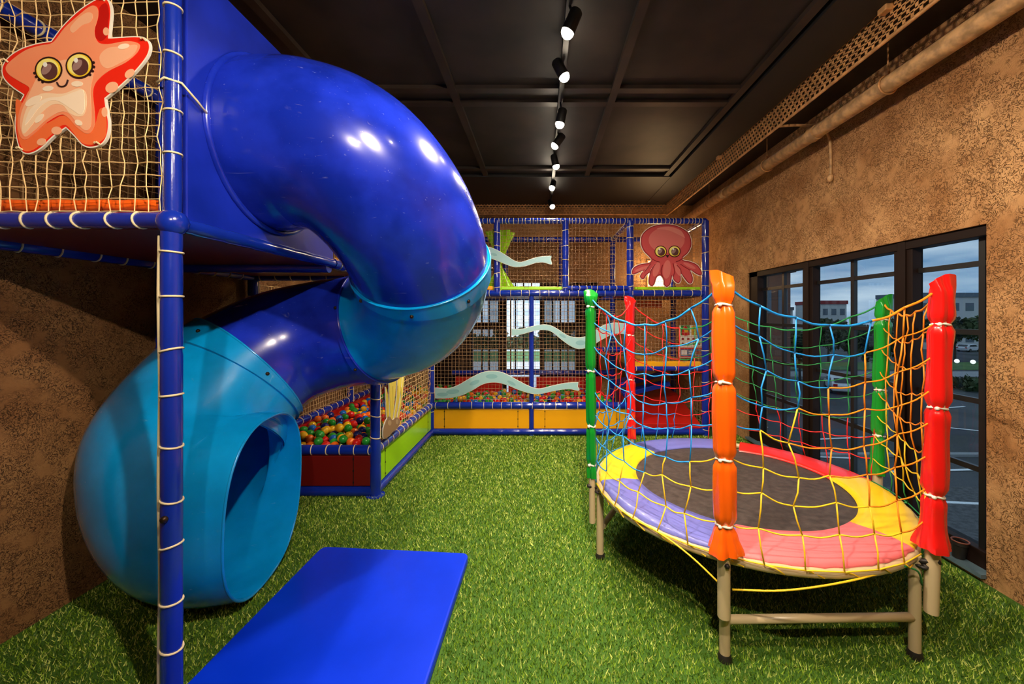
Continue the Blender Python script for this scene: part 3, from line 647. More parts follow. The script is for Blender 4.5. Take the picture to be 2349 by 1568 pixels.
q = MB(); q.prism(o1, mo, .004, .006, 0); q.prism(cat_rom(grow(np.array(ocp, float), -7), 4), mo, .006, .007, 1)
q.prism(ell(548, 205, 120, 85), mo, .007, .008, 2); q.prism(cat_rom([(480, 130), (560, 115), (640, 140), (670, 190), (650, 180), (560, 140)], 4), mo, .008, .0085, 3)
q.prism(ell(550, 400, 26, 62, .1), mo, .007, .008, 2); q.prism(ell(480, 400, 20, 50, .3), mo, .007, .008, 2); q.prism(ell(620, 400, 16, 45, -.4), mo, .007, .008, 2); q.prism(ell(700, 375, 45, 11, .45), mo, .007, .008, 2); q.prism(ell(385, 395, 50, 10, -.35), mo, .007, .008, 2)
q.build('body_print', ['oc_line', 'oc_red', 'oc_light', 'oc_lt2'], ob)
q = MB()
for L_ in ([(440, 360), (410, 400), (395, 420)], [(470, 365), (445, 400), (438, 430)], [(520, 370), (510, 410), (520, 450)], [(590, 360), (600, 410), (590, 450)], [(640, 365), (680, 390), (705, 405)], [(615, 370), (640, 400), (645, 430)], [(452, 330), (480, 345), (500, 350)], [(655, 325), (630, 342), (610, 348)]):
    q.tube([mo(p, .0085) for p in cat_rom(L_, 4, closed=False)], .006, 5)
q.build('tentacle_lines', 'oc_line', ob)
for cx, cy in ((508, 281), (599, 280)): eye(ob, lambda p, t: mo(p, t*1.4), cx, cy, 36, 0)
q = MB(); q.prism([(540, 305), (566, 305), (553, 323)], mo, .009, .012); q.build('mouth', 'eye_b', ob)
# waves
def strip_panel(name, label, top, bot, sc, ox, oy, spots, Y=Y2-.055):
    m_ = plane_y(Y, sc, ox, oy); P = list(cat_rom(top, 5, closed=False))+list(cat_rom(bot, 5, closed=False))
    r = thing(name, label, 'wall panel', m_(top[len(top)//2], 0), 'pale blue wave panels')
    mb = MB(); mb.prism(grow(P, 3*sc/5), m_, -.004, .003); o = mb.build('board', 'cream', r)
    mb = MB(); mb.prism(grow(P, -1.5*sc/5), m_, .003, .005, 0)
    for s_ in spots: mb.prism(ell(*s_), m_, .005, .006, 1)
    mb.build('wave_print', ['wave', 'wave_spot'], o)
strip_panel('wave_panel', 'short pale blue wave panel high on the back net beside the dark blue slide', [(560, 470), (700, 452), (760, 457), (850, 495), (950, 555), (1050, 618), (1130, 632), (1230, 600), (1350, 568), (1490, 558)], [(1480, 600), (1490, 658), (1400, 635), (1300, 640), (1200, 672), (1080, 690), (1000, 678), (880, 630), (780, 592), (700, 580), (560, 600)], 5.2275, 980, 480, [(800, 540, 40, 16, .3)])
strip_panel('wave_panel', 'pale blue wave panel at mid height on the back net behind the green trampoline pole', [(800, 618), (900, 622), (1000, 595), (1100, 575), (1190, 577), (1270, 610), (1400, 690), (1500, 710), (1580, 700), (1640, 672), (1740, 597), (1830, 563), (1905, 553), (2030, 567)], [(2035, 600), (2030, 668), (1950, 665), (1865, 675), (1745, 735), (1640, 800), (1520, 828), (1430, 800), (1330, 730), (1230, 650), (1150, 628), (1050, 635), (900, 675), (803, 690)], 4.6125, 1000, 620, [(1530, 765, 52, 26, 0), (1340, 690, 40, 14, .5)])
strip_panel('wave_panel', 'long pale blue wave panel low on the back net just above the yellow panels', [(-8, 1240), (130, 1247), (240, 1210), (380, 1130), (500, 1075), (620, 1065), (720, 1085), (860, 1160), (1000, 1230), (1100, 1250), (1250, 1215), (1380, 1190), (1505, 1183)], [(1500, 1225), (1510, 1268), (1400, 1252), (1250, 1272), (1100, 1303), (1000, 1298), (880, 1262), (740, 1205), (620, 1182), (500, 1200), (380, 1268), (250, 1325), (120, 1350), (-8, 1352)], 4.6125, 1000, 620, [(590, 1120, 62, 24, 0), (410, 1185, 55, 22, -.4), (180, 1280, 70, 24, -.1), (800, 1190, 50, 16, .5), (70, 1310, 60, 20, 0)])
# kelp on the side net
def PK(p, t):
    px, py = 600+p[0]/4.357, 820+p[1]/4.357; X_ = XS+.055; Yk = -X_*F/(1240-px)
    return (X_+t, Yk, 1.5-(py-725)*Yk/F)
kp = thing('seaweed_panel', 'yellow seaweed and brown rocks panel on the side net above the lime panel', 'wall panel', PK((1290, 780), 0))
for nm, P_, m_, t0 in (('rock', [(1215, 805), (1208, 720), (1238, 625), (1272, 585), (1300, 622), (1332, 595), (1358, 602), (1378, 640), (1352, 702), (1302, 742), (1258, 790)], 'rock', .003),
        ('blade', [(1248, 600), (1236, 300), (1262, 400), (1272, 590)], 'kelp', 0), ('blade', [(1284, 600), (1274, 180), (1340, 175), (1328, 400), (1304, 620)], 'kelp', 0),
        ('blade', [(1318, 600), (1345, 400), (1360, 170), (1402, 165), (1375, 400), (1330, 610)], 'kelp', .001), ('blade', [(1352, 590), (1385, 400), (1408, 165), (1420, 215), (1392, 450), (1364, 600)], 'kelp', .002)):
    P2 = cat_rom(P_, 4); q = MB(); q.prism(grow(P2, 2.5), PK, t0-.004, t0+.002); o_ = q.build(nm, 'cream', kp)
    q = MB(); q.prism(grow(P2, -2), PK, t0+.002, t0+.005); q.build(nm+'_print', m_, o_)
    if nm == 'rock':
        q = MB(); q.prism(ell(1270, 650, 18, 28), PK, t0+.005, t0+.006); q.prism(ell(1345, 640, 14, 26), PK, t0+.005, t0+.006); q.build('rock_print', 'rock_l', o_)
    else:
        c0 = np.mean(P_, 0); q = MB(); q.prism([(c0[0]-3, c0[1]-110), (c0[0]+4, c0[1]-110), (c0[0]+2, c0[1]+130)], PK, t0+.005, t0+.006); q.build('blade_vein', 'kelp_d', o_)
# lime hourglass curtain in the upper storey
q = MB(); zs = np.linspace(ZU+.04, ZTT-.05, 25); nA = 40; V = []; Fc = []
for i, z in enumerate(zs):
    f_ = (z-2.2)/.5 if z > 2.2 else (2.2-z)/.34; rr = .012+.175*min(1.15, f_)**1.1
    for j in range(nA): a = 2*PI*j/nA; V.append((-.555+rr*(1+.28*math.sin(6*a))*math.cos(a), Y2+.42+rr*(1+.28*math.sin(6*a))*math.sin(a), z))
for i in range(24):
    for j in range(nA): Fc.append((i*nA+j, i*nA+(j+1) % nA, (i+1)*nA+(j+1) % nA, (i+1)*nA+j))
q.add(V, Fc); tag(q.build('squeeze_curtain', 'lime', smooth=True, loc=(-.555, Y2+.42, ZU+.02)), 'lime green gathered hourglass curtain behind the upper back net', 'curtain')
# picture board
sb = thing('picture_board', 'colourful picture board with red dots hanging behind the right bay net', 'sign', (1.93, 5.1, 1.2))
mb_ = plane_y(5.35, 2.903, 1340, 480)
q = MB(); q.prism([(634, 770), (790, 770), (790, 985), (634, 985)], mb_, -.01, .01); bd2 = q.build('board', 'white', sb)
q = MB(); q.prism([(640, 772), (700, 772), (700, 838), (640, 838)], mb_, .01, .012, 5); q.prism([(712, 775), (785, 775), (785, 836), (712, 836)], mb_, .01, .012, 1); q.prism([(636, 920), (788, 920), (788, 982), (636, 982)], mb_, .01, .012, 0); q.prism([(640, 930), (784, 930), (784, 976), (640, 976)], mb_, .012, .013, 2)
q.prism(cat_rom([(650, 835), (655, 790), (675, 775), (690, 800), (698, 835)], 4), mb_, .012, .014, 0); q.prism(ell(676, 808, 12, 10), mb_, .014, .015, 1)
for i in range(4):
    for j in range(2): q.prism(ell(655+i*36, 862+j*32, 9, 8), mb_, .01, .013, 3)
q.prism([(645, 936), (682, 936), (682, 970), (645, 970)], mb_, .013, .015, 4); q.prism([(694, 945), (730, 945), (730, 950), (694, 950)], mb_, .013, .015, 4); q.prism([(694, 958), (730, 958), (730, 963), (694, 963)], mb_, .013, .015, 4); q.prism(ell(758, 953, 18, 11), mb_, .013, .015, 3)
q.build('print', [mat('bd_red', (.6, .02, .02)), mat('bd_yel', (.8, .45, .02)), mat('bd_blue', (.03, .12, .32)), mat('bd_dot', (.28, .01, .02)), mat('bd_wht', (.7, .72, .75)), mat('bd_grn', (.05, .3, .08))], bd2)

# ------------------------------------------------------------------ landing mat
q = MB(); mc = [(-1.376, 2.476), (-.438, 2.405), (-.462, .85), (-1.415, .85)]; mo2 = []
for i, p in enumerate(mc):
    p = np.array(p); p0 = np.array(mc[i-1]); p1 = np.array(mc[(i+1) % 4]); d0 = (p0-p)/np.linalg.norm(p0-p); d1 = (p1-p)/np.linalg.norm(p1-p)
    for t in (0, .25, .5, .75, 1): mo2.append(p+d0*.045*(1-t)**2+d1*.045*t**2)
q.prism(mo2, lambda p, t: (p[0], p[1], t), .004, .052); lm = q.build('landing_mat', 'mat_blue', loc=(-.93, 1.65, 0), bevel=.010)
tag(lm, 'thick royal blue vinyl landing mat on the turf in front of the slide exit', 'mat')

# ------------------------------------------------------------------ trampoline
TX, TY, TRr, TZ = 1.215, 2.455, .855, .485
tr = thing('trampoline', 'round trampoline with coloured pads, padded poles and rainbow rope net by the window', 'trampoline', (TX, TY, 0))
def pol(r, deg, z): a = math.radians(deg); return np.array([TX+r*math.cos(a), TY+r*math.sin(a), z])
q = MB(); q.tube([pol(.84, a, TZ-.042) for a in range(0, 360, 6)], .021, 12, closed=True); q.build('ring_frame', 'beige', tr, smooth=True)
q = MB(); V = [pol(0, 0, TZ-.018)]; V += [pol(.64, a, TZ-.012) for a in range(0, 360, 6)]; q.add(V, [(0, 1+i, 1+(i+1) % 60) for i in range(60)]); q.tube([pol(.64, a, TZ-.012) for a in range(0, 360, 6)], .006, 6, closed=True); q.build('bounce_mat', 'bounce', tr)
OFF = 1.0
VA = [241, 301, 361, 427, 481, 541]     # poles A..F
padm = [('pink', 'pink pad section facing the camera'), ('yellow_pad', 'yellow pad section toward the window'), ('red_pad', 'red pad section at the back right'), ('lav', 'lavender blue pad section at the back'), ('yellow_pad', 'yellow pad section at the left'), ('lav', 'lavender blue pad section at the front left')]
for i, (m_, lab) in enumerate(padm):
    a0 = VA[i]+(3 if i == 0 else 0); a1 = VA[i]+60+(3 if i == 5 else 0); q = MB(); A_ = np.linspace(a0, a1, 21); V = []; rs = [.600, .604, .64, .70, .76, .80, .826, .838, .841]; hs = [-.006, .002, .005, .006, .005, .002, -.002, -.010, -.018]
    for a in A_:
        for r_, h_ in zip(rs, hs): V.append(pol(r_+(.004*math.sin(a*1.3) if r_ > .83 else 0), a, TZ+h_+.0022*math.sin(a*2.1+r_*40)))
    kx = len(rs); n0 = len(V); V += [v-np.array([0, 0, .004]) for v in V]
    Fc = [(i2*kx+j, (i2+1)*kx+j, (i2+1)*kx+j+1, i2*kx+j+1) for i2 in range(20) for j in range(kx-1)]
    Fc += [tuple(n0+x for x in reversed(f_)) for f_ in Fc]
    q.add(V, Fc); q.build('pad', m_, tr, smooth=True)['label'] = lab
def leg_pair(i, j):
    a, b_ = VA[i], VA[j]
    pts_ = [pol(.845, a, 0), pol(.845, b_, 0)]
    for p in pts_:
        z1 = TZ-.035; mb = MB(); mb.tube([p+np.array([0, 0, .02]), p+np.array([0, 0, z1])], .0225, 14); o = mb.build('leg', 'beige', tr, smooth=True, auto=50)
        mb = MB(); mb.tube([p, p+np.array([0, 0, .012]), p+np.array([0, 0, .03])], [.030, .030, .024], 14); mb.build('foot_cap', 'rubber', o, smooth=True, auto=50)
    mb = MB(); mb.tube([pts_[0]+np.array([0, 0, .175]), pts_[1]+np.array([0, 0, .175])], .018, 12); mb.build('crossbar', 'beige', tr, smooth=True)
leg_pair(0, 1); leg_pair(2, 3); leg_pair(4, 5)
sleeves = [('orange_sleeve', .043, [.10, .38, .66, .90], 'orange padded pole'), ('red_sleeve', .041, [.16, .47, .80], 'red padded pole near the window pier'), ('green_sleeve', .040, [.12, .52, .78], 'green padded pole by the window'),
           ('green_sleeve', .034, [.3, .7], 'green padded pole at the back'), ('red_sleeve', .034, [.26, .58, .86], 'red padded pole at the back'), ('green_sleeve', .031, [.07, .42, .72, .93], 'green padded pole at the left')]
tops = [1.665, 1.65, 1.61, 1.56, 1.64, 1.64]; ptop = []
def posts():
    for i, (m_, r0, ties_, lab) in enumerate(sleeves):
        z0, z1 = .50 if i not in (2,) else .51, tops[i]; lean = (.91, .925, .945, .91, .92, .905)[i]
        A0 = pol(.893 if i not in (2,) else .90, VA[i]+(1.2 if i == 1 else 0), .22); A1 = pol(lean, VA[i]+(1.5 if i == 1 else 0), z1); ptop.append(A1)
        mb = MB(); mb.tube([A0, A0+(A1-A0)*.9], .026 if i in (0, 1, 2) else .02, 14); po = mb.build('pole', 'beige', tr, smooth=True, auto=50)
        mb = MB(); V = []; nz, na = 70, 28; f0 = (z0-A0[2])/(z1-A0[2]); ph = random.uniform(0, 6)
        for k_ in range(nz+1):
            f_ = k_/nz; c_ = A0+(A1-A0)*(f0+(1-f0)*f_); r_ = r0*(1+.05*math.sin(f_*23+ph))
            pinch = sum(math.exp(-((f_-(1-t))/.016)**2) for t in ties_)
            wr = .17+.25*math.exp(-((1-f_)/.04)**2)+.22*math.exp(-(f_/.05)**2)+.16*sum(math.exp(-((f_-(1-t))/.05)**2) for t in ties_)
            r_ *= 1-.34*min(1, pinch)
            if i in (0, 1): r_ *= 1+(.45 if i == 0 else .30)*math.exp(-(f_/.05)**2)*(1-min(1, pinch))
            flat = 1; 
            if f_ > .965: flat = 1-.55*(f_-.965)/.035
            for j in range(na):
                a = 2*PI*j/na; rr = r_*(1+wr*(.5*math.sin(3*a+ph+2.5*f_)+.35*math.sin(7*a-ph+6*f_)))
                V.append(c_+np.array([rr*math.cos(a)*(1+.25*(1-flat)), rr*math.sin(a)*flat, (.03*math.cos(a+ph) if k_ == nz else 0)]))
        Fc = [(k_*na+j, k_*na+(j+1) % na, (k_+1)*na+(j+1) % na, (k_+1)*na+j) for k_ in range(nz) for j in range(na)]
        Fc += [tuple(range(nz*na, (nz+1)*na)), tuple(range(na-1, -1, -1))]
        mb.add(V, Fc); so = mb.build('pole_sleeve', m_, tr, smooth=True, auto=60); so['label'] = lab
        for t in ties_:
            f_ = 1-t; c_ = A0+(A1-A0)*(f0+(1-f0)*f_); tb = MB(); an_ = np.linspace(0, 2*PI, 16, endpoint=False)
            tb.tube([c_+np.array([r0*.72*math.cos(a), r0*.72*math.sin(a), .004*math.sin(2*a)]) for a in an_], .0055, 6, closed=True); tb.ball(c_+np.array([-r0*.6, -r0*.55, 0]), .009, 8, 5)
            tb.build('tie', 'cream', so, smooth=True)
        jb = MB(); jb.tube([pol(.80, VA[i]-2, TZ-.06), pol(.87, VA[i], TZ-.05), pol(.925, VA[i]+1, TZ-.03)], .011, 6); jb.tube([pol(.845+.032*math.cos(a), VA[i], TZ-.065+.006*math.sin(a))+np.array([0, .032*math.sin(a), 0]) for a in np.linspace(0, 2*PI, 12, endpoint=False)], .008, 6, closed=True)
        jb.build('strap', 'rubber', tr, smooth=True)
posts()
# rope net between the poles: blue, yellow, orange, green and red areas stepping across the mesh
cB, cY, cO, cG, cR = 0, 1, 2, 3, 4
def colour(face, u, v):
    if face == 0: return cO if u > .72 and v > .3 else cB if v > .42+.60*u+.0 else (cO if v > .05+.62*(1-u) and u > .35 else cY)
    if face == 1: return cO if v > .30+.2*u else (cY if v > .12 else cG)
    if face == 2: return cG if v > .35 else cR
    if face == 3: return (cG if v > .72 else cR) if u < .5 else (cR if v > .25 else cB)
    if face == 4: return cR if v > .42 else cB
    return cB if v > .05+.42*u else cY
nm_ = MB()
for fc in range(6):
    P0b, P1b = pol(.868, VA[fc], TZ+.0), pol(.868, VA[(fc+1) % 6]+(0 if fc < 5 else 0), TZ+.0)
    T0, T1 = ptop[fc], ptop[(fc+1) % 6]
    T0 = P0b*.02+T0*.98; T1 = P1b*.02+T1*.98
    nu, nv = 6, 8; G = np.zeros((nu+1, nv+1, 3)); sag = (.17, .10, .16, .18, .12, .17)[fc]
    for i in range(nu+1):
        u = i/nu; um = (VA[fc]*(1-u)+(VA[fc]+60)*u)
        for j in range(nv+1):
            v = j/nv
            bot = pol(.868-.0*math.sin(PI*u), um, TZ-.02) ; top = T0*(1-u)+T1*u-np.array([0, 0, sag*4*u*(1-u)])
            p = bot*(1-v)+top*v; inw = np.array([TX, TY, p[2]])-p; inw /= np.linalg.norm(inw)
            p = p+inw*.05*math.sin(PI*v)*math.sin(PI*u)+np.array([0, 0, -.022*math.sin(PI*u)*math.sin(PI*v)])
            if 0 < i < nu and 0 < j: p = p+rng.normal(0, (.010 if fc in (0, 4, 5) else .005), 3)*np.array([1, .6, 1])
            G[i, j] = p
    for i in range(nu+1):
        for j in range(nv):
            if i == nu: continue
            a, b_ = G[i, j], G[i, j+1]; m_ = (a+b_)/2+rng.normal(0, .004, 3)
            nm_.tube([a, m_, b_], .0034, 5, mi=colour(fc, i/nu, (j+.5)/nv))
    for j in range(nv+1):
        for i in range(nu):
            a, b_ = G[i, j], G[i+1, j]; m_ = (a+b_)/2-np.array([0, 0, .012 if 0 < j else .0])
            nm_.tube(cat_rom([a, m_, b_], 3, closed=False), .0034 if j < nv else .0055, 5, mi=colour(fc, (i+.5)/nu, j/nv if j < nv else .99))
    # skirt strands laced under the frame
    for i in range(nu):
        a = G[i, 0]; b_ = pol(.862, VA[fc]+60*(i+.5)/nu, TZ-.050)
        nm_.tube([a, (a+b_)/2+rng.normal(0, .006, 3), b_], .0032, 5, mi=(cY if fc in (0, 5) else cG))
LA = pol(.868, 241, .34)
nm_.tube(cat_rom([LA+np.array([.02, -.03, 0]), pol(.87, 256, .375), pol(.87, 272, .43), pol(.855, 292, TZ-.045)], 5, closed=False), .0042, 6, mi=cY)
nm_.tube(cat_rom([LA+np.array([-.01, -.02, 0]), pol(.875, 232, .42), pol(.87, 222, .465), pol(.86, 205, TZ-.03)], 5, closed=False), .0042, 6, mi=cY)
nm_.tube(cat_rom([pol(.87, 301, .33), pol(.875, 297, .41), pol(.86, 292, TZ-.04)], 4, closed=False), .004, 6, mi=cG)
nm_.tube(cat_rom([pol(.875, 301, .40), pol(.88, 308, .44), pol(.87, 316, TZ-.02)], 4, closed=False), .004, 6, mi=cG)
nm_.build('rope_net', ['r_blue', 'r_yellow', 'r_orange', 'r_green', 'r_red'], tr, smooth=True)['label'] = 'knotted safety net in blue, yellow, orange, green and red rope'

# ------------------------------------------------------------------ cable tray, pipe, lamps
def tray(name, label, a, b_, z0, z1, off):
    a = np.array([*a, 0.]); b_ = np.array([*b_, 0.]); L = np.linalg.norm(b_-a); d_ = (b_-a)/L; nr = np.array([-d_[1], d_[0], 0])*off
    r = thing(name, label, 'cable tray', (*((a+b_)/2)[:2], z0)); mb = MB(); rows = 6; H = z1-z0
    for k_ in range(rows):
        z = z0+H*(k_/(rows-1)); mb.obox((a+b_)/2+np.array([0, 0, z]), d_*L/2, nr*.002, (0, 0, .0075))
    cell = .05
    for k_ in range(rows-1):
        z = z0+H*((k_+.5)/(rows-1)); t = cell*(.5 if k_ % 2 else 0)+.01
        while t < L: mb.obox(a+d_*t+np.array([0, 0, z]), d_*.008, nr*.002, (0, 0, H/(rows-1)/2)); t += cell
    mb.build('side_plate', 'tray', r)
    mb = MB(); mb.tube([a+np.array([0, 0, z1+.008]), b_+np.array([0, 0, z1+.008])], .012, 8); mb.tube([a+np.array([0, 0, z0-.006]), b_+np.array([0, 0, z0-.006])], .010, 8)
    mb.build('lip', 'tray', r, smooth=True)
    mb = MB(); mb.obox((a+b_)/2+nr*.012+np.array([0, 0, z0+.004]), d_*L/2, nr*.012, (0, 0, .002)); mb.build('bottom_plate', 'tray', r)
    return r
tray('cable_tray', 'perforated tan cable tray running along the top of the right wall', (2.0, -1.6), (2.0, 6.22), 3.10, 3.29, -1)
tray('cable_tray', 'perforated tan cable tray across the top of the back wall', (-2.40, 6.22), (2.0, 6.22), 3.12, 3.29, 1)
pp = thing('ceiling_pipe', 'thick tan painted pipe hung high along the right wall', 'pipe', (2.32, 2, 3.03))
q = MB(); q.tube([(2.32, -1.8, 3.045), (2.32, 6.40, 3.045)], .055, 20); q.build('tube', 'pipe', pp, smooth=True)
for y in (3.28, 4.90): q = MB(); q.tube([(2.32, y, 3.045), (2.32, y+.08, 3.045)], .062, 20); q.build('coupling', 'pipe', pp, smooth=True, auto=50)
for y in (.9, 2.62, 4.02, 5.4):
    q = MB(); q.tube([(2.32+.062*math.cos(a), y, 3.045+.062*math.sin(a)) for a in np.linspace(0, 2*PI, 24, endpoint=False)], .006, 6, closed=True)
    q.tube([(2.32, y, 3.10), (2.32, y, 3.14)], .012, 8); q.tube([(2.32, y, 3.13), (2.32, y, ZC)], .005, 6); q.build('hanger', 'tray', pp, smooth=True)
cd = MB(); cd.tube(cat_rom([(2.03, 3.35, 3.12), (2.2, 3.35, 3.13), (2.40, 3.35, 3.11), (2.465, 3.35, 3.02), (2.478, 3.35, 2.85), (2.478, 3.35, 2.70)], 5, closed=False), .011, 8); cd.ball((2.475, 3.35, 2.68), .024, 10, 6, sc=(1, 1, 1.5))
tag(cd.build('cable', 'pipe', smooth=True, loc=(2.478, 3.35, 2.7)), 'tan conduit bending from the cable tray down the right wall', 'cable')
for y in (2.25, 4.35):
    q = MB(); q.box((1.955, y-.03, 3.24), (2.0, y+.03, 3.30)); tag(q.build('tray_clamp', 'tray', loc=(1.98, y, 3.24), bevel=.005), 'small metal clamp on the tray edge, %s' % ('nearer the camera' if y < 3 else 'farther from the camera'), 'clamp')
# track and spots
q = MB(); q.box((TRACK_X-.018, -1.5, ZC-.10), (TRACK_X+.018, 5.8, ZC-.035)); tag(q.build('lighting_track', 'black', loc=(TRACK_X, 2, ZC-.1)), 'black lighting track along the middle of the ceiling', 'lighting track')
M['lens'] = mat('lamp_glow', (1, .9, .7), .4, emis=(1, .84, .62, 60))
ordn = ['behind the camera, farthest back', 'behind the camera', 'just behind the camera', 'above the camera', 'nearest and brightest in the photo', 'second nearest', 'third nearest', 'fourth nearest', 'third from the back', 'second from the back', 'last one, before the back wall']
for i, (y, z, tx, ty, pw) in enumerate(LAMPS):
    p = np.array([TRACK_X-.01*(i % 2), y, z]); tg = np.array([tx, ty, 2.5 if i == 0 else .4]); d_ = tg-p; d_ /= np.linalg.norm(d_)
    r = thing('track_spotlight', 'lit black track spotlight on the ceiling track, '+ordn[i], 'spotlight', (TRACK_X, y, z), 'track spotlights')
    mb = MB(); mb.tube([p-d_*.10, p-d_*.09, p+d_*.02], [.028, .036, .038], 16); mb.build('housing', 'black', r, smooth=True, auto=50)
    mb = MB(); mb.tube([p-d_*.06, (TRACK_X, y, ZC-.09)], .008, 8); mb.build('stem', 'black', r, smooth=True)
    s_, w_ = frame(d_); mb = MB(); an_ = np.linspace(0, 2*PI, 20, endpoint=False); mb.ball(p+d_*.022, .036, 14, 8, sc=(1, 1, 1)); mb.build('lens', 'lens', r, smooth=True)
    ld = bpy.data.lights.new('spot', 'SPOT'); ld.energy = pw*LAMP_W; ld.color = LAMP_COL; ld.spot_size = math.radians(70 if i == 0 else 138); ld.spot_blend = .9; ld.shadow_soft_size = .03
    lo = bpy.data.objects.new('spot', ld); C.objects.link(lo); lo.parent = r; lo.location = Vector(p+d_*.062)-r.location; lo.rotation_euler = Vector(d_).to_track_quat('-Z', 'Y').to_euler()

# lit wall lamp behind the octopus bay
wl = thing('wall_lamp', 'glowing warm wall lamp on the back wall behind the octopus panel', 'lamp', (1.93, 6.40, 1.98))
q = MB(); q.box((1.74, 6.41, 1.97), (2.08, 6.45, 2.42)); q.build('base', 'tray', wl, bevel=.005)
q = MB(); q.box((1.76, 6.395, 1.99), (2.06, 6.41, 2.40)); q.build('diffuser', mat('wall_glow', (1, .8, .5), emis=(1, .78, .45, 3.5)), wl, smooth=False)
ld = bpy.data.lights.new('wall_light', 'POINT'); ld.shadow_soft_size = .12; ld.energy = 13; ld.color = (1, .66, .32); lo = bpy.data.objects.new('wall_light', ld); C.objects.link(lo); lo.parent = wl; lo.location = (-.10, -.20, .25)

# flower pot on the sill
fp = thing('plant_pot', 'small tipped dark pot with terracotta rim on the window sill', 'pot', (2.53, 2.36, .05))
q = MB(); pr = [(.028, .0), (.030, .004), (.036, .075), (.040, .078), (.040, .098), (.035, .098), (.033, .075)]; V = []; n_ = 20
def PP(x, y, z): return (2.515+x+z*.10, 2.36+y, .052+z)
for r_, z_ in pr:
    for j in range(n_): a = 2*PI*j/n_; V.append(PP(r_*math.cos(a), r_*math.sin(a), z_))
q.add(V, [(i*n_+j, i*n_+(j+1) % n_, (i+1)*n_+(j+1) % n_, (i+1)*n_+j) for i in range(len(pr)-1) for j in range(n_)]+[tuple(range(n_-1, -1, -1))]); q.build('body', 'rubber', fp, smooth=True, auto=40)
q = MB(); q.tube([PP(.038*math.cos(a), .038*math.sin(a), .099) for a in an], .0045, 6, closed=True); q.build('rim', 'terracotta', fp, smooth=True)

# ------------------------------------------------------------------ outside, 5.2 m below the floor
GZ = -5.2
def G(px, py): Y_ = (1.5-GZ)*F/(py-725); return np.array([(px-1240)*Y_/F, Y_, GZ])
M['asphalt'] = mat('asphalt', (.055, .055, .058), .9, var=.3, vscale=.3)
M['paver'] = mat('pavers', (.085, .080, .078), .9, var=.3, vscale=6)
M['lawn'] = mat('lawn', (.07, .15, .03), .9, var=.3, vscale=2)
M['kerb'] = mat('kerb', (.28, .28, .28), .9)
M['bldg_w'] = mat('building_white', (.55, .55, .53), .8); M['bldg_r'] = mat('building_red', (.28, .02, .02), .6); M['bldg_g'] = mat('building_grey', (.10, .13, .16), .5); M['bldg_b'] = mat('building_brown', (.16, .07, .04), .8)
M['leaf'] = mat('leaf', (.030, .055, .018), .8, col2=(.075, .085, .028), vscale=1.2); M['bark'] = mat('bark', (.05, .035, .025), .9)
M['carw'] = mat('car_white', (.65, .66, .68), .25, coat=.5); M['cargl'] = mat('car_glass', (.02, .025, .03), .1); M['carl'] = mat('car_lamp', (.5, .01, .01), .3)
q = MB(); q.box((12, 10, GZ-.2), (220, 220, GZ)); q.build('ground', 'asphalt', kind='structure')
q = MB(); q.box((-150, 10, GZ-.2), (12, 220, GZ)); q.build('ground', mat('plaza', (.55, .52, .50), .9), kind='structure')
q = MB(); q.box((12, 4, GZ-.2), (30, 15.4, GZ+.02)); q.build('pavement', 'paver', kind='structure')
q = MB(); q.box((30, 49, GZ), (90, 57, GZ+.04)); q.build('lawn', 'lawn', kind='structure')
q = MB(); q.box((-60, 58, GZ), (40, 75, GZ+.04)); q.build('lawn', 'lawn', kind='structure')
q = MB(); q.box((25, 42, GZ), (80, 46, GZ+.25)); q.build('kerb', 'kerb', kind='structure')
q = MB(); q.box((10, 18.7, GZ), (26, 19.0, GZ+.12)); q.build('kerb', 'kerb', kind='structure')
for (a, b_) in (((2150, 937), (2212, 933)), ((2120, 976), (2290, 993)), ((2040, 1083), (2230, 1078)), ((2150, 1152), (2300, 1159)), ((1700, 985), (1760, 980)), ((1880, 1008), (1990, 1003)), ((1800, 1045), (1960, 1052))):
    A_, B_ = G(*a), G(*b_); d_ = (B_-A_)/np.linalg.norm(B_-A_); nr = np.array([-d_[1], d_[0], 0])*.08
    q = MB(); q.obox((A_+B_)/2+np.array([0, 0, .03]), (B_-A_)/2, nr, (0, 0, .01)); tag(q.build('parking_line', 'white', loc=tuple((A_+B_)/2)), 'white painted parking line on the dark car park outside the window', 'road marking', 'parking lines')
def building(name, label, x0, x1, y, zt, wallm, roofm, rows, cols_, depth=10, winm='bldg_g'):
    r = thing(name, label, 'building', ((x0+x1)/2, y+depth/2, GZ))
    mb = MB(); mb.box((x0, y, GZ), (x1, y+depth, zt)); mb.build('wall', wallm, r)
    mb = MB(); mb.box((x0-.2, y-.3, zt), (x1+.2, y+depth, zt+.9)); mb.build('roof', roofm, r)
    for i in range(rows):
        for j in range(cols_):
            wx = x0+(x1-x0)*(j+.22)/cols_; wz = zt-1.6-i*3.2; mb = MB(); mb.box((wx, y-.05, wz-1.2), (wx+(x1-x0)/cols_*.56, y+.1, wz+.4)); mb.build('window', winm, r)
building('office_building', 'white building with red roof band seen through the middle window pane', 71.5, 78, 100, 4.6, 'bldg_w', 'bldg_r', 2, 3)
building('office_building', 'large white flat roofed building seen through the right window pane', 77, 92, 80, 5.4, 'bldg_w', 'bldg_g', 3, 5)
building('office_building', 'low white building seen through the left window pane', 63, 72, 112, 3.2, 'bldg_w', 'bldg_g', 2, 4)
building('office_building', 'bright white building seen through the open door in the back wall', -14, 4, 105, 11, mat('white_render', (.9, .9, .88)), mat('white_roof', (.9, .9, .88)), 4, 6, 10, mat('pale_window', (.62, .66, .70)))
building('brick_building', 'brown building corner at the left edge of the window view', 15.0, 17.2, 27, 4.5, 'bldg_b', 'bldg_b', 1, 2, 3)
lf = MB(); n_l = 2600
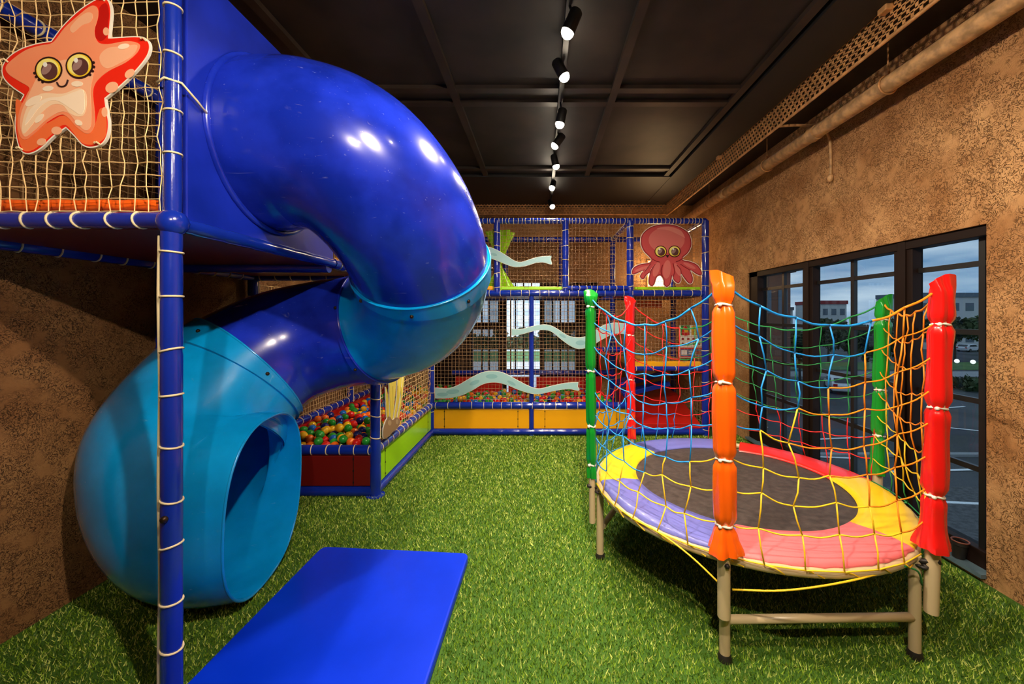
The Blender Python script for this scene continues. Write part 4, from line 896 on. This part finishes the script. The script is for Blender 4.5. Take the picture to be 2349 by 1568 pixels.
cl = [(rng.normal(0, 1.1), rng.normal(0, 1.1), 4.3+rng.normal(0, .7), rng.uniform(.8, 1.5)) for _ in range(9)]
for _ in range(n_l):
    c_ = cl[rng.integers(9)]; v = rng.normal(0, 1, 3); v /= np.linalg.norm(v); p = np.array(c_[:3])+v*c_[3]*rng.uniform(.7, 1); a = rng.normal(0, .12, 3); b2 = rng.normal(0, .12, 3)
    lf.add([p-a, p-b2, p+a, p+b2], [(0, 1, 2, 3)])
tk = MB(); tk.tube([(0, 0, 0), (.1, 0, 1.5), (0, .1, 3.2)], [.16, .12, .08], 8)
for _ in range(7): c_ = cl[rng.integers(9)]; tk.tube([(0, .05, 2.0+rng.random()), (c_[0]*.5, c_[1]*.5, 3.2), (c_[0], c_[1], c_[2])], [.07, .05, .02], 5)
leafo = lf.build('crown', 'leaf'); trunko = tk.build('trunk', 'bark')
tpos = [(1775, 50, 1.05), (1835, 40, .9), (1900, 58, 1.1), (1950, 46, 1.0), (2010, 40, .95), (2060, 55, 1.1), (2140, 66, 1.1), (2190, 59, 1.15), (2262, 66, 1.2), (2285, 50, 1.0)]
tl = ['at the left edge of the window view', 'left of the white car', 'behind the white car', 'right of the white car', 'behind the green trampoline pole', 'behind the right window post', 'left of the red pole top', 'behind the red pole', 'above the two lawn lamps', 'beyond the right window jamb']
def place_tree(x, y, s, lab, first):
    r = thing('tree', 'leafy green car park tree '+lab, 'tree', (x, y, GZ), 'trees in the car park'); r.scale = (s, s, s); r.rotation_euler = (0, 0, random.random()*6)
    for src in (leafo, trunko):
        o = src if first else src.copy()
        if not first: C.objects.link(o)
        o.parent = r
for i, (px, Y_, s) in enumerate(tpos): place_tree((px-1240)*Y_/F, Y_, s, tl[i], i == 0)
for i, x in enumerate((-9, -3.5, 1.5, 6)):
    place_tree(x, 84+i, .75, 'through the open back door, '+('far left', 'left of centre', 'right of centre', 'far right')[i], False)
def car(px, py, rot, label, s=1.0):
    g = G(px, py); r = thing('car', label, 'car', tuple(g)); r.rotation_euler = (0, 0, rot); r.scale = (s, s, s)
    def L(mb, n, m, **k_): o = mb.build(n, m, r, loc=(0, 0, 0), **k_); return o
    prof = [(-2.1, .35), (-2.15, .8), (-1.95, .98), (-1.5, 1.40), (-.3, 1.48), (.55, 1.38), (1.05, .98), (1.95, .82), (2.1, .5), (2.05, .3), (-2.0, .3)]
    mb = MB(); mb.prism(prof, lambda p, t: (p[0], t, p[1]), -.85, .85); L(mb, 'body', 'carw', bevel=.08)
    for sd in (-1, 1):
        mb = MB(); mb.prism([(-1.45, 1.02), (-1.3, 1.33), (.45, 1.31), (.85, 1.0)], lambda p, t: (p[0], t, p[1]), sd*.845, sd*.87); L(mb, 'window', 'cargl')
    mb = MB(); mb.obox((-1.78, 0, 1.20), (.012, 0, .016), (0, .68, 0), (.18, 0, .15)); L(mb, 'window', 'cargl')
    mb = MB(); mb.box((-2.17, -.8, .72), (-2.10, -.5, .92)); mb.box((-2.17, .5, .72), (-2.10, .8, .92)); L(mb, 'tail_lamp', 'carl')
    for wx in (-1.3, 1.3):
        for sd in (-1, 1): mb = MB(); mb.tube([(wx, sd*.72, .32), (wx, sd*.90, .32)], .32, 18); L(mb, 'wheel', 'rubber')
car(1925, 897, 1.1, 'white parked car seen through the middle window between rope strands')
car(2222, 806, .3, 'small distant white car seen through the right window pane')
for i, (px, py) in enumerate(((2195, 836), (2232, 838))):
    g = G(px, py); r = thing('lawn_lamp', 'small white globe lamp on the lawn, %s of the pair' % ('left' if i == 0 else 'right'), 'lamp', tuple(g), 'lawn lamps')
    q = MB(); q.tube([g, g+np.array([0, 0, .3])], .06, 8); q.build('stem', 'kerb', r); q = MB(); q.ball(g+np.array([0, 0, .5]), .28, 12, 8); q.build('globe', mat('globe', (1, 1, .9), emis=(1, .95, .85, 3)), r, smooth=True)
sh = MB()
for _ in range(2600):
    x = rng.uniform(38, 58); p = np.array([x, 36+rng.normal(0, .9), GZ+rng.uniform(0, .9)]); a = rng.normal(0, .14, 3); b2 = rng.normal(0, .14, 3); sh.add([p-a, p-b2, p+a, p+b2], [(0, 1, 2, 3)])
tag(sh.build('hedge', 'leaf', loc=(48, 36, GZ)), 'low dark shrub border along the car park kerb outside the window', 'hedge', kind='stuff')
sh = MB()
for _ in range(3000):
    p = np.array([rng.uniform(-22, 12), 80+rng.normal(0, .5), GZ+rng.uniform(0, 2.4)]); a = rng.normal(0, .3, 3); b2 = rng.normal(0, .3, 3); sh.add([p-a, p-b2, p+a, p+b2], [(0, 1, 2, 3)])
tag(sh.build('hedge', 'leaf', loc=(-5, 80, GZ)), 'green hedge seen far away through the open back door', 'hedge', kind='stuff')
q = MB(); q.box((-2.4, YB+.2, -.12), (2.4, 10.2, -.02)); q.build('deck', 'kerb', kind='structure')
